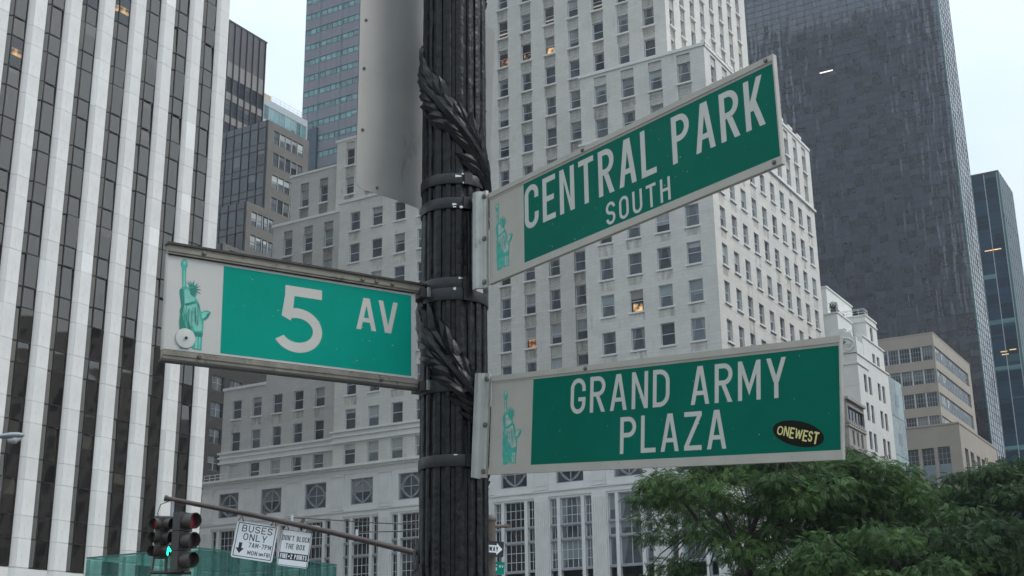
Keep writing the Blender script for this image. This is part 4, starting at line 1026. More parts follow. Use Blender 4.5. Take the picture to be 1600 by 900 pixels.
def tree(label, base, fork, top, rad, hollow, mname='locust_leaf', ncl=75, leaves=140, size=.20, csz=.72, seed=1, dense=0.0):
    rd = random.Random(seed)
    t = thing('locust_tree', label, 'tree', base, group='locust trees along the plaza')
    bx, by, bz = base; mb = MB()
    lean = Vector((rd.uniform(-.3, .3), rd.uniform(-.3, .3), 0)); fk = Vector((bx, by, fork))+lean
    mb.tube([(bx, by, bz-.05), (bx+.02, by, bz+.4), (bx+lean.x*.4, by+lean.y*.4, fork*.5), fk], [.30, .2, .17, .14], 10)
    limbs = []
    for k in range(7):
        a = 2*math.pi*k/7+rd.uniform(-.3, .3); rr = rad*rd.uniform(.55, .8); e = Vector((bx+rr*math.cos(a), by+rr*math.sin(a), fork+(top-fork)*rd.uniform(.45, .8)))
        mid = fk.lerp(e, .45)+Vector((0, 0, rd.uniform(-.1, .35))); pts = [fk, fk.lerp(mid, .5)+Vector((rd.uniform(-.1, .1), rd.uniform(-.1, .1), .1)), mid, mid.lerp(e, .5)+Vector((rd.uniform(-.2, .2), rd.uniform(-.2, .2), .1)), e]
        mb.tube(pts, [.10, .08, .06, .04, .02], 7); limbs.append(pts)
    cl = []
    for k in range(ncl):
        for _ in range(40):
            a = rd.uniform(0, 2*math.pi); r_ = rad*math.sqrt(rd.random())*.98
            dome = math.sqrt(max(0, 1-(r_/rad)**2)); zt = fork-.2+(top-.25-fork+.2)*(.35+.65*dome)
            u = rd.random()
            z = zt-abs(rd.gauss(0, .35))*(1.0+dense*2) if u < .58 else fork-1.3+(zt-fork+1.3)*rd.random()
            p = Vector((bx+r_*math.cos(a), by+r_*math.sin(a), z))
            if hollow and (p-Vector(hollow[0])).length < hollow[1]: continue
            if any((p-Vector(c[0])).length < .42 for c in cl): continue
            break
        s_ = csz*rd.uniform(.65, 1.2); cl.append((tuple(p), (s_, s_, s_*.38), int(leaves*s_/csz*rd.uniform(.8, 1.2))))
        best = min((q for L_ in limbs for q in L_[1:]), key=lambda q: (q-p).length); m_ = best.lerp(p, .5)+Vector((rd.uniform(-.15, .15), rd.uniform(-.15, .15), .12))
        mb.tube([best, m_, p], [.028, .018, .007], 5, cap=False)
        for q in range(4):
            e = p+Vector((rd.uniform(-1, 1), rd.uniform(-1, 1), rd.uniform(-.3, .2)))*s_*.9; mb.tube([p.lerp(best, .15), p.lerp(e, .5)+Vector((0, 0, .05)), e], [.01, .008, .004], 4, cap=False)
    part('trunk', mb.mesh('trunk', 'bark', True), t)
    part('crown', leaf_cloud(cl, size, mname), t)
ta = at_dist(1178, 860, 40); tree('feathery green locust tree under the lower plaza sign, its forked limbs showing through', (ta.x-.15, ta.y, .13), 5.5, 8.8, 3.7, ((ta.x+.3, ta.y-1.2, 6.75), 1.05), seed=3, ncl=108)
tb = at_dist(1330, 860, 41); tree('leafy locust tree second from left in front of the white building', (tb.x, tb.y, .13), 5.2, 8.75, 2.75, ((tb.x-1.6, tb.y-.5, 5.9), .8), seed=5, ncl=78)
tc_ = at_dist(1455, 880, 47); tree('darker locust tree before the tan building, right of centre of the tree row', (tc_.x, tc_.y, .13), 5.0, 8.35, 3.0, None, 'dark_leaf', seed=8, ncl=95, dense=.6)
td_ = at_dist(1585, 880, 44); tree('dark tall locust tree cut by the right edge of the view', (td_.x+.3, td_.y, .13), 5.0, 8.8, 3.3, None, 'dark_leaf', seed=11, ncl=110, dense=.6)
te_ = at_dist(1540, 920, 39); tree('low dark locust tree filling the bottom right corner', (te_.x, te_.y, .13), 4.0, 6.7, 3.0, None, 'dark_leaf', seed=12, ncl=100, dense=.8)
tf_ = at_dist(1370, 930, 37); tree('nearer locust tree at the bottom, between the two lighter green ones', (tf_.x, tf_.y, .13), 3.9, 6.1, 2.6, None, 'locust_leaf', seed=15, ncl=70, dense=.6)
terrace_bush((-43.9, 147.75, 44.75), .75, 'dark conical shrub behind the railing of the highest terrace')
terrace_bush((-43.2, 154.35, 45.75), .35, 'small shrub by the railing on top of the white stair block')

# ------------------------------------------------------------------ lettering
def arcband(cx, cy, rx, ry, a0, a1, t, n=14):
    o = []; i_ = []
    for k in range(n+1):
        a = R(a0+(a1-a0)*k/n); o.append((cx+rx*math.cos(a), cy+ry*math.sin(a))); i_.append((cx+(rx-t)*math.cos(a), cy+(ry-t)*math.sin(a)))
    return [[o[k], o[k+1], i_[k+1], i_[k]] for k in range(n)]
def rc(x0, y0, x1, y1): return [[(x0, y0), (x1, y0), (x1, y1), (x0, y1)]]
def dg(x0, y0, x1, y1, t):
    d = t*math.hypot(x1-x0, y1-y0)/abs(y1-y0)/2; return [[(x0-d, y0), (x0+d, y0), (x1+d, y1), (x1-d, y1)]]
def glyph(c, w, t):
    h = t/2; ry = w/2*1.05; ry = min(ry, .5)
    if c == 'O' or c == '0': return arcband(w/2, 1-ry, w/2, ry, 0, 180, t)+arcband(w/2, ry, w/2, ry, 180, 360, t)+(rc(0, ry, t, 1-ry)+rc(w-t, ry, w, 1-ry) if ry < .499 else [])
    if c == 'C': return arcband(w/2, 1-ry, w/2, ry, 0, 180, t)+arcband(w/2, ry, w/2, ry, 180, 360, t)+rc(0, ry, t, 1-ry)+rc(w-t, 1-ry-.10, w, 1-ry)+rc(w-t, ry, w, ry+.10)
    if c == 'G': return arcband(w/2, 1-ry, w/2, ry, 0, 180, t)+arcband(w/2, ry, w/2, ry, 180, 360, t)+rc(0, ry, t, 1-ry)+rc(w-t, 1-ry-.08, w, 1-ry)+rc(w-t, ry, w, .46)+rc(w*.52, .46-t*.9, w-t, .46)
    if c == 'U': return arcband(w/2, ry, w/2, ry, 180, 360, t)+rc(0, ry, t, 1)+rc(w-t, ry, w, 1)
    if c == 'D': r = w*.6; return rc(0, 0, t, 1)+rc(t, 0, w-r, t)+rc(t, 1-t, w-r, 1)+arcband(w-r, 1-r, r, r, 0, 90, t)+arcband(w-r, r, r, r, 270, 360, t)+rc(w-t, r, w, 1-r)
    if c in 'PR':
        b0 = .44; ry = (1-b0)/2; r = min(w*.55, ry); o = rc(0, 0, t, 1)+rc(t, 1-t, w-r, 1)+rc(t, b0, w-r, b0+t)+arcband(w-r, 1-ry, r, ry, -90, 90, t)
        if c == 'R': o += dg(w-h*1.15, 0, w*.50, b0+.001, t)
        return o
    if c == 'B': o = rc(0, 0, t, 1); 
    if c == 'B':
        for b0, b1, ww in ((0, .5+h, w), (.5-h, 1, w*.94)):
            ry = (b1-b0)/2; r = min(ww*.5, ry); y0 = b0 if b0 == 0 else .5+h; o += (rc(t, b0, ww-r, b0+t) if b0 == 0 else [])+rc(t, b1-t, ww-r, b1)+arcband(ww-r, b0+ry, r, ry, -90, 90, t)
        return o
    if c == 'S': ry = (1+t)/4; return arcband(w/2, 1-ry, w/2, ry, 5, 270, t, 22)+arcband(w/2, ry, w/2, ry, -175, 90, t, 22)
    if c == '5': ry = .33; return rc(.10*w, 1-t, w*.98, 1)+[[(.10*w, 1-t), (.10*w+t, 1-t), (.07*w+t, .62), (.25*w, .47), (.03*w, .53)]]+arcband(w*.41, .335, w*.59, .335, -150, 112, t, 30)
    if c == '7': return rc(0, 1-t, w, 1)+dg(w*.3, 0, w-h*1.1, 1-t, t)
    if c == '2': ry = .30; return arcband(w/2, 1-ry, w/2, ry, -20, 175, t, 18)+rc(0, 0, w, t)+dg(t*.75, t, w-t*.8, 1-ry-.06, t)
    if c == '1': return rc(w/2-h, 0, w/2+h, 1)
    if c == 'E': return rc(0, 0, t, 1)+rc(t, 0, w, t)+rc(t, 1-t, w, 1)+rc(t, .5-h, w*.88, .5+h)
    if c == 'F': return rc(0, 0, t, 1)+rc(t, 1-t, w, 1)+rc(t, .5-h, w*.85, .5+h)
    if c == 'L': return rc(0, 0, t, 1)+rc(t, 0, w, t)
    if c == 'T': return rc(0, 1-t, w, 1)+rc(w/2-h, 0, w/2+h, 1-t)
    if c == 'I': return rc(w/2-h, 0, w/2+h, 1)
    if c == 'H': return rc(0, 0, t, 1)+rc(w-t, 0, w, 1)+rc(t, .5-h, w-t, .5+h)
    if c == 'N': return rc(0, 0, t, 1)+rc(w-t, 0, w, 1)+[[(t, 1), (t, 1-t*2.2), (w-t, 0), (w-t, t*2.2)]]
    if c == 'M': return rc(0, 0, t, 1)+rc(w-t, 0, w, 1)+[[(t, 1), (t, 1-t*2.6), (w/2, .12), (w/2, .12+t*2.3)], [(w-t, 1), (w/2, .12+t*2.3), (w/2, .12), (w-t, 1-t*2.6)]]
    if c == 'A': return dg(h*1.1, 0, w/2-h*.35, 1, t)+dg(w-h*1.1, 0, w/2+h*.35, 1, t)+rc(w*.24, .24, w*.76, .24+t*.9)
    if c == 'V': return dg(w/2-h*.35, 0, h*1.1, 1, t)+dg(w/2+h*.35, 0, w-h*1.1, 1, t)
    if c == 'W': return dg(w*.27, 0, h, 1, t)+dg(w*.27, 0, w*.5, .9, t)+dg(w*.73, 0, w*.5, .9, t)+dg(w*.73, 0, w-h, 1, t)
    if c == 'Y': return rc(w/2-h, 0, w/2+h, .44)+dg(w/2-h*.2, .40, h*1.1, 1, t)+dg(w/2+h*.2, .40, w-h*1.1, 1, t)
    if c == 'K': return rc(0, 0, t, 1)+dg(t*1.0, .36, w-h*1.3, 1, t)+dg(w-h*1.2, 0, w*.42, .58, t)
    if c == 'X': return dg(h*1.1, 0, w-h*1.1, 1, t)+dg(w-h*1.1, 0, h*1.1, 1, t)
    if c == 'Z': return rc(0, 0, w, t)+rc(0, 1-t, w, 1)+dg(h*1.3, t, w-h*1.3, 1-t, t)
    if c == '-': return rc(.05, .45, w-.05, .45+t)
    if c == '+': return rc(0, .5-h, w, .5+h)+rc(w/2-h, .5-w/2, w/2+h, .5+w/2)
    if c == "'": return rc(w/2-h, .78, w/2+h, 1)
    return []
WID = {'M': 1.22, 'W': 1.35, 'I': .3, '1': .3, "'": .3, '-': .75, ' ': .55, 'A': 1.08, 'V': 1.08, 'Y': 1.05, 'L': .9, 'E': .9, 'F': .88}
def text(mb, s, x0, x1, z0, z1, t=.125, y=-.001, gap=.30, mi=0):
    H = z1-z0; un = sum(WID.get(c, 1) for c in s)+gap*(len(s)-1); u = (x1-x0)/un; x = x0; n = 0
    for c in s:
        w = WID.get(c, 1)*u/H
        for p in glyph(c, w, t):
            n += 1; mb.poly([(x+q[0]*H, z0+q[1]*H) for q in p], y-.00002*(n % 23), mi)
        x += (WID.get(c, 1)+gap)*u
    return mb

LIB = [(133, 108), (150, 118), (160, 140), (157, 165), (150, 180), (150, 230), (153, 280), (157, 316), (172, 324), (176, 308), (182, 298), (165, 266), (191, 293), (198, 290), (213, 262), (211, 293), (222, 300), (249, 290), (232, 312), (238, 322), (277, 327), (239, 334), (240, 342), (280, 358), (238, 350), (239, 368), (232, 392), (244, 408), (264, 440), (274, 478), (282, 498), (300, 486), (325, 478), (357, 487), (350, 510), (338, 535), (318, 556), (301, 562), (304, 600), (301, 640), (303, 665), (297, 690), (297, 790), (228, 787), (215, 770), (190, 795), (128, 795), (124, 740), (118, 690), (120, 640), (113, 590), (122, 545), (113, 510), (124, 470), (117, 430), (107, 380), (104, 355), (116, 335), (127, 322), (122, 280), (119, 230), (117, 182), (107, 165), (105, 135), (118, 115)]
def emblem(x, z, hgt, pal):
    """crowned torch bearer printed on the sign: silhouette with light and dark fold areas"""
    mb = MB(); s = hgt/687
    P = lambda q: (x+(q[0]-190)*s, z+(795-q[1])*s)
    mb.poly([P(q) for q in LIB], -.0010, 0)
    lt = [[(160, 330), (178, 345), (200, 372), (215, 392), (232, 405), (215, 425), (180, 440), (150, 450), (148, 400), (142, 350)], [(150, 460), (200, 448), (240, 440), (262, 480), (272, 540), (292, 600), (290, 640), (240, 650), (215, 600), (205, 640), (180, 600), (170, 540), (150, 520)],
          [(285, 505), (312, 492), (345, 494), (325, 525), (300, 545), (284, 540)], [(128, 195), (140, 195), (143, 260), (146, 315), (132, 322), (130, 260)], [(120, 128), (135, 118), (148, 130), (146, 150), (128, 155)], [(245, 680), (262, 680), (262, 780), (245, 780)], [(272, 690), (284, 690), (284, 782), (272, 782)]]
    dk = [[(112, 345), (135, 340), (140, 400), (150, 470), (140, 560), (170, 640), (160, 700), (130, 700), (122, 640), (118, 560), (126, 470), (116, 410)], [(183, 330), (200, 318), (228, 322), (230, 360), (215, 388), (190, 372)], [(150, 452), (180, 442), (225, 424), (238, 430), (200, 452), (160, 468)], [(235, 655), (295, 660), (290, 690), (232, 690)], [(225, 500), (232, 500), (262, 590), (250, 620)], [(330, 500), (350, 495), (335, 530), (304, 555), (300, 548), (318, 528)], [(170, 500), (182, 560), (210, 640), (200, 660), (180, 620), (165, 560)]]
    for a_ in (-118, -92, -66, -40, -14, 12, 38):
        a = R(a_+34-90+40); cx, cz = 206, 332; c_, s_ = math.cos(a), math.sin(a)
        mb.poly([P(q) for q in ((cx+20*c_-6*s_, cz+20*s_+6*c_), (cx+72*c_, cz+72*s_), (cx+20*c_+6*s_, cz+20*s_-6*c_))], -.0012-.00001*(a_+120)/26, 2)
    for p in lt: mb.poly([P(q) for q in p], -.0014, 1)
    for p in dk: mb.poly([P(q) for q in p], -.0018, 2)
    rl = random.Random(4)
    for k in range(16):
        xa = 150+k*8+rl.uniform(-4, 4); ya = 440+rl.uniform(0, 60)-(k-8)*2; xb = 140+k*9.4+rl.uniform(-10, 6); yb = ya+rl.uniform(70, 190); yb = min(yb, 640); wd = rl.uniform(1.5, 4)
        if xb > 285: continue
        mb.poly([P(q) for q in ((xa-1, ya), (xa+wd, ya+4), (xb+wd*1.2, yb), (xb, yb-6))], -.0020-.00001*k, 2 if k % 3 else 1)
    return mb.mesh('emblem', list(pal))

def sign_mtx(c, az, ti, ro, s=1.0):
    az, ti, ro = R(az), R(ti), R(ro); u = Vector((math.cos(az), math.sin(az), 0)); z = Vector((0, 0, 1)); n = u.cross(z)
    u2 = math.cos(ti)*u+math.sin(ti)*z; v2 = -math.sin(ti)*u+math.cos(ti)*z; v3 = math.cos(ro)*v2+math.sin(ro)*n; y = v3.cross(u2)
    c = CAM+(Vector(c)-CAM)*s
    m_ = Matrix((u2, y, v3)).transposed().to_4x4()
    m_ = Matrix.Translation(c) @ m_ @ Matrix.Scale(s, 4); return m_
def bolt(mb, x, z, r_=.009, y=-.01, mi=0):
    k = len(mb.v); mb.lathe([(0, .008), (r_*.6, .008), (r_, .005), (r_, 0)], 8, mi); mb.xf(Matrix.Translation((x, y, z)) @ Matrix.Rotation(R(90), 4, 'X'), k)
def street_sign(name, label, mtx, x0, x1, gx, hv, panel, green, rails, words, em, bolts):
    t = thing(name, label, 'street sign', mtx=mtx, group='street signs strapped to the lamp post')
    mb = MB(); mb.box(x0, x1, 0, .006, -hv, hv); part('sign_panel', mb.mesh('sign_panel', panel), t, mtx)
    mb = MB(); mb.box(gx[0], gx[1], -.0006, .0, -hv+.028, hv-.028); part('green_field', mb.mesh('green_field', green), t, mtx)
    for w in words:
        mb = MB(); text(mb, *w[:5], t=w[5], y=-.0012, gap=w[6] if len(w) > 6 else .3); part('lettering', mb.mesh('lettering', 'sign_letter'), t, mtx)
    part('emblem', emblem(*em), t, mtx)
    rails(t)
    rq = random.Random(int(gx[1]*1000)); mb = MB()
    for k in range(26):
        a, c = rq.uniform(gx[0]+.02, gx[1]-.02), rq.uniform(-hv+.04, hv-.04); w_, h_ = rq.uniform(.0012, .0035), rq.uniform(.001, .003); w_ *= rq.choice((1, 1, 1, 2.5)); sl_ = rq.uniform(-.003, .003)
        mb.poly([(a, c), (a+w_, c+sl_), (a+w_*.8, c+h_+sl_), (a+.0003, c+h_)], -.0022-.00001*k)
    part('paint_chip', mb.mesh('paint_chip', 'sign_letter'), t, mtx, kind='stuff')
    mb = MB()
    for k in range(30):
        a = rq.uniform(x0+.01, x1-.01); c = rq.choice((rq.uniform(.196, hv), -rq.uniform(.196, hv), rq.uniform(-hv, hv) if a < gx[0] else rq.uniform(.2, hv))); w_ = rq.uniform(.001, .004)
        mb.poly([(a, c), (a+w_, c+.0006), (a+w_*.9, c+w_*.8), (a+.0004, c+w_)], -.0085-.00001*k if abs(c) > .2 else -.002)
    part('dirt_speck', mb.mesh('dirt_speck', 'bolt'), t, mtx, kind='stuff')
    for x, z, y in bolts:
        mb = MB(); bolt(mb, x, z, y=y); part('bolt', mb.mesh('bolt', 'bolt'), t, mtx)
    return t
def beige_rails(mtx, x0, x1):
    def f(t):
        for sg in (1, -1):
            mb = MB(); z0, z1 = sorted((sg*.2285, sg*.204)); mb.box(x0, x1, -.007, .013, z0, z1); zz = sorted((sg*.204, sg*.198)); mb.box(x0, x1, -.003, .009, *zz); zz = sorted((sg*.198, sg*.193)); mb.box(x0, x1, -.0018, .006, *zz)
            part('rail', mb.mesh('rail', 'sign_white'), t, mtx)
        mb = MB(); mb.box(x1, x1+.006, -.007, .013, -.2285, .2285); part('end_cap', mb.mesh('end_cap', 'sign_rail'), t, mtx)
    return f
def bracket(t, mtx, x):
    mb = MB(); prof = [(0, -.012), (-.022, -.014), (-.03, -.03), (-.045, -.040), (-.068, -.040), (-.085, -.025), (-.092, .03), (-.078, .03), (-.072, -.018), (-.045, -.028), (-.030, -.0), (0, .002)]
    k = len(prof)
    for z in (-.243, .243): mb.v += [(x+p[0], p[1]-.006, z) for p in prof]
    for i in range(k): j = (i+1) % k; mb.f.append((i, j, k+j, k+i)); mb.m.append(0)
    mb.f += [tuple(range(k, 2*k)), tuple(range(k-1, -1, -1))]; mb.m += [0, 0]
    part('bracket', mb.mesh('bracket', 'bracket_metal'), t, mtx)
    for z in (.215, .0, -.215):
        mb = MB(); bolt(mb, x-.012, z, r_=.0125, y=-.019); part('bolt', mb.mesh('bolt', 'bolt'), t, mtx)
m1 = sign_mtx((-2.256, 4.66, 3.681), -18.654, 1.461, -1.425, .962)
t1 = street_sign('street_sign', 'green street sign reading CENTRAL PARK SOUTH, tilted up to the right, highest on the pole', m1, -.851, .851, (-.604, .845), .2285, 'sign_white', 'sign_green', beige_rails(m1, -.851, .851),
    [('CENTRAL', -.597, .227, -.040, .172, .125), ('PARK', .317, .795, -.040, .170, .125), ('SOUTH', -.075, .295, -.182, -.080, .13, .42)], (-.765, -.175, .335, ('print_teal_mid', 'print_teal_pale', 'print_teal')), [(.822, .213, -.008), (.822, -.213, -.008), (-.2, .214, -.008)])
bracket(t1, m1, -.853)
m2 = sign_mtx((-2.288, 4.898, 2.732), -13.799, -5.384, 1.65, .93)
t2 = street_sign('street_sign', 'green street sign reading GRAND ARMY PLAZA with an oval sticker, lowest on the pole', m2, -.922, .926, (-.652, .921), .2285, 'sign_white', 'sign_green', beige_rails(m2, -.922, .926),
    [('GRAND', -.419, .131, .019, .175, .125), ('ARMY', .239, .693, .016, .172, .125), ('PLAZA', -.131, .415, -.166, -.011, .125)], (-.800, -.185, .340, ('print_teal_mid', 'print_teal_pale', 'print_teal')), [(-.33, .214, -.008)])
bracket(t2, m2, -.924)
def brown_rails(mtx):
    def f(t):
        for sg in (1, -1):
            mb = MB(); a, b_ = sorted((sg*.2, sg*.238)); mb.box(-.58, .60, -.012, .014, a, b_); a, b_ = sorted((sg*.209, sg*.222)); mb.box(-.58, .60, -.016, -.012, a, b_); part('rail', mb.mesh('rail', 'brown_rail'), t, mtx)
            mb = MB(); a, b_ = sorted((sg*.238, sg*.247)); mb.box(-.585, .62, -.02, .022, a, b_); a, b_ = sorted((sg*.2, sg*.196)); mb.box(-.58, .57, -.004, .0, a, b_); part('rail_edge', mb.mesh('rail_edge', 'rail_edge'), t, mtx)
            mb = MB(); a, b_ = sorted((sg*.205, sg*.24)); mb.box(.60, .70, -.01, .012, a, b_); part('support_arm', mb.mesh('support_arm', 'brown_rail'), t, mtx)
        mb = MB(); mb.box(-.583, -.577, -.006, .01, -.2, .2); part('end_cap', mb.mesh('end_cap', 'sign_rail'), t, mtx)
        mb = MB(); k = 0
        pr = [(0, -.008), (.012, -.008), (.04, -.006), (.0415, -.003), (.0415, 0)]; mb.lathe([(p[0], -p[1]) for p in pr], 28); mb.xf(mtx.to_3x3().to_4x4() if False else Matrix.Translation((-.487, 0, -.143)) @ Matrix.Rotation(R(90), 4, 'X'))
        part('washer_disc', mb.mesh('washer_disc', 'washer'), t, mtx); mb = MB(); bolt(mb, -.487, -.143, r_=.006, y=-.009); part('bolt', mb.mesh('bolt', 'reg_black'), t, mtx)
    return f
c5 = (-3.398, 3.981, 3.091); m3 = sign_mtx(c5, 64.975, .964, .394, 1.04)
k5 = 1/1.04
t3 = street_sign('street_sign', 'bright green street sign reading 5 AV with a round washer, left of the lamp post', m3, -.577*k5*1.0, .577*k5, (-.337*k5, .555*k5), .215*k5, 'sign_white_new', 'sign_green_new', brown_rails(m3 @ Matrix.Scale(k5, 4)),
    [('5', -.079*k5, .116*k5, -.144*k5, .145*k5, .150), ('AV', .279*k5, .486*k5, -.004*k5, .141*k5, .155, .10)], (-.475*k5, -.187*k5, .375*k5, ('print_teal', 'print_teal_light', 'print_teal_dark')), [(-.43*k5, .22*k5, -.016), (-.43*k5, -.215*k5, -.016), (.30*k5, .218*k5, -.016), (.40*k5, -.22*k5, -.016), (.45*k5, .22*k5, -.016), (.37*k5, .22*k5, -.016)])
# oval sticker on the lower sign
stm = m2 @ Matrix.Translation((.742, -.0006, -.125)) @ Matrix.Rotation(R(13), 4, 'Y')
mb = MB(); mb.poly([(.114*math.cos(a), .047*math.sin(a)) for a in [2*math.pi*k/32 for k in range(32)]], -.0012)
st = part('sticker', mb.mesh('sticker', 'sticker_black'), t2, stm)
mb = MB(); WD = 'ONEWEST'; x = -.092
for i, ch in enumerate(WD):
    hh = .026+.022*(1-abs(i-3)/3.2) if i < 6 else .034; hh = (.034, .037, .042, .036, .042, .040, .046)[i]; w_ = (.026, .023, .020, .032, .020, .019, .022)[i]
    gp = glyph(ch, w_/hh, .15)
    for q, p in enumerate(gp): mb.poly([(x+a*hh, -hh/2+b_*hh+(.0 if i % 2 else -.002)) for a, b_ in p], -.0016-.00002*q)
    x += w_+.0035
part('sticker_lettering', mb.mesh('sticker_lettering', 'sticker_yellow'), st, stm)

# ------------------------------------------------------------------ lamp post
PC = Vector((-3.2, 4.84, 0)); PR = .150; FI = math.atan2(-PC.y, -PC.x)
def pol(th, z, r_): a = FI+th; return (PC.x+r_*math.cos(a), PC.y+r_*math.sin(a), z)
def lamp_post():
    b = thing('lamp_post', 'thick black fluted cast iron lamp post with a spiralling laurel garland and steel straps', 'lamp post', (PC.x, PC.y, .13))
    n = 18; prof = []
    for k in range(n):
        wd = .36 if k % 2 else .24
        for q, d in ((.5-wd-.13, -.011), (.5-wd-.04, -.010), (.5-wd+.02, -.001), (.5-wd*.5, .002), (.5, .0025), (.5+wd*.5, .002), (.5+wd-.02, -.001), (.5+wd+.04, -.010)): prof.append(((k+q)/n*2*math.pi+.05, d))
    mb = MB(); zs = [1.0+i*.045 for i in range(150)]; m_ = len(prof)
    rg = np.random.default_rng(3)
    for z in zs:
        wob = rg.normal(0, .0006, m_)
        for (a, d), w_ in zip(prof, wob): mb.v.append((PC.x+(PR+d+w_)*math.cos(a), PC.y+(PR+d+w_)*math.sin(a), z))
    for i in range(len(zs)-1):
        for j in range(m_): q = (j+1) % m_; mb.f.append((i*m_+j, i*m_+q, (i+1)*m_+q, (i+1)*m_+j)); mb.m.append(0)
    part('shaft', mb.mesh('shaft', 'cast_iron', True), b)
    mb = MB(); mb.lathe([(.36, .13), (.36, .25), (.30, .32), (.27, .6), (.22, .72), (.24, .78), (.20, .86), (.175, .98), (.165, 1.02)], 32, c=(PC.x, PC.y, 0)); part('base', mb.mesh('base', 'cast_iron', True), b)
    mb = MB(); mb.lathe([(.165, 7.68), (.2, 7.75), (.2, 7.85), (.09, 8.0), (.06, 8.6), (.0, 8.65)], 24, c=(PC.x, PC.y, 0)); part('cap', mb.mesh('cap', 'cast_iron', True), b)
    # garland: stem and leaves along a helix
    zc = lambda th: 4.20-1.21*th/(2*math.pi)
    mb = MB(); th = -2*math.pi*1.6; pts = []
    while th < 2*math.pi*2.2: pts.append(pol(th, zc(th), PR+.008)); th += .12
    mb.tube(pts, .018, 7); g = part('garland', mb.mesh('garland', 'iron_leaf', True), b)
    rd = random.Random(5); leaves = []
    slope = -1.21/(2*math.pi*PR); al = math.atan(slope)
    step = .0245; sarc = -1.4; L_ = PR*2*math.pi
    th = -2*math.pi*1.5; i = 0
    while th < 2*math.pi*2.0:
        for row in (-1, 0, 1):
            leaves.append((th+rd.uniform(-.05, .05), row+rd.uniform(-.25, .25), rd)); 
        th += .128
    def leaf(th, row, big):
        mbl = MB(); Ln = rd.uniform(.115, .165)*big; Wd = rd.uniform(.017, .026)*big; ang = al+math.pi - row*rd.uniform(.22, .45) + rd.uniform(-.12, .12)  # pointing up-left, splayed
        ox = -math.sin(al)*row*.026; oz = math.cos(al)*row*.026; h0 = .005+rd.uniform(0, .010)-.003*abs(row); cv = rd.uniform(-.4, .4); lift = rd.uniform(.002, .012)
        s0 = PR*th+ox; z0 = zc(th)+oz; NI, NJ = 7, 5
        for lay in (0, 1):
            for a in range(NI):
                t = a/(NI-1); w_ = Wd*math.sin(math.pi*min(1, .06+t**.85*.94))**.8*(1 if t < .98 else .15); bend = cv*t*t*.03
                for j in range(NJ):
                    q = (j-2)/2; hgt = h0+lift*math.sin(math.pi*t)*1.1+.006*t-abs(q)**1.5*.007+(.0035 if j == 2 else 0)-(.0 if lay == 0 else .007)
                    lx = Ln*t; ly = q*w_+bend; s_ = s0+lx*math.cos(ang)-ly*math.sin(ang); zz = z0+lx*math.sin(ang)+ly*math.cos(ang)
                    mbl.v.append(pol(s_/PR, zz, PR+hgt))
        o = NI*NJ
        for a in range(NI-1):
            for j in range(NJ-1):
                k = a*NJ+j; mbl.f.append((k, k+NJ, k+NJ+1, k+1)); mbl.m.append(0); mbl.f.append((o+k, o+k+1, o+k+NJ+1, o+k+NJ)); mbl.m.append(0)
            for j in (0, NJ-1):
                k = a*NJ+j; mbl.f.append((k, o+k, o+k+NJ, k+NJ)); mbl.m.append(0)
        return mbl
    lv = []
    for th, row, _ in leaves:
        mbl = leaf(th, row, 1.0); zz = zc(th); front = math.cos(((th+math.pi) % (2*math.pi))-math.pi)
        vis = (2.0 < zz < 5.0) and front > -.35
        lv.append((0 if vis else 1, mbl))
    lv.sort(key=lambda e: e[0]); rest = MB()
    for i, (v, mbl) in enumerate(lv):
        if i < 300: part('leaf', mbl.mesh('leaf', 'iron_leaf', True), g)
        else: rest.add(mbl, Matrix.Identity(4))
    part('leaf', rest.mesh('leaf', 'iron_leaf', True), g, kind='stuff')
    for z, hh in ((3.90, .026), (3.78, .026), (3.395, .026), (3.345, .03), (2.925, .030), (2.59, .026)):
        mb = MB(); mb.lathe([(PR-.002, z-hh), (PR+.007, z-hh), (PR+.009, z-hh*.8), (PR+.009, z+hh*.8), (PR+.007, z+hh), (PR-.002, z+hh)], 40, c=(PC.x, PC.y, 0)); s_ = part('strap', mb.mesh('strap', 'black_band', True), b)
        mb = MB()
        th = rd.uniform(.35, .6); k = len(mb.v); mb.box(-.02, .02, -.006, .006, -hh*1.1, hh*1.1); p = pol(th, z, PR+.012); mb.xf(Matrix.Translation(p) @ Matrix.Rotation(FI+th+math.pi/2, 4, 'Z'), k); part('buckle', mb.mesh('buckle', 'black_band'), s_)
        mb = MB()
        for q in range(3):
            th = rd.uniform(-.1, .85); w_ = rd.uniform(.003, .009); zz = z+rd.uniform(.1, .9)*hh*rd.choice((-1, 1)); a0 = th; 
            for sgm in range(3):
                a1 = a0+w_/PR*rd.uniform(.6, 1.4); z2 = hh*rd.uniform(.08, .35); mb.quad(pol(a0, zz-z2, PR+.0105), pol(a1, zz-z2*.5, PR+.0105), pol(a1, zz+z2*.6, PR+.0105), pol(a0, zz+z2, PR+.0105)); a0 = a1
        part('paint_chip', mb.mesh('paint_chip', 'chipped_steel'), s_, kind='stuff')
    # clamp lugs where the sign on the left is banded
    for z in (3.36, 2.93):
        mb = MB(); p = pol(-1.15, z, PR+.015); mb.box(-.05, .05, -.022, .022, -.02, .02); mb.xf(Matrix.Translation(p) @ Matrix.Rotation(FI-1.15+math.pi/2, 4, 'Z')); part('clamp', mb.mesh('clamp', 'rail_edge'), b)
        mb = MB(); p = pol(-.75, z, PR+.016); mb.box(-.004, .004, -.008, .008, -.022, .022); mb.xf(Matrix.Translation(p) @ Matrix.Rotation(FI-.75+math.pi/2, 4, 'Z')); part('clamp_edge', mb.mesh('clamp_edge', 'chipped_steel'), b)
lamp_post()

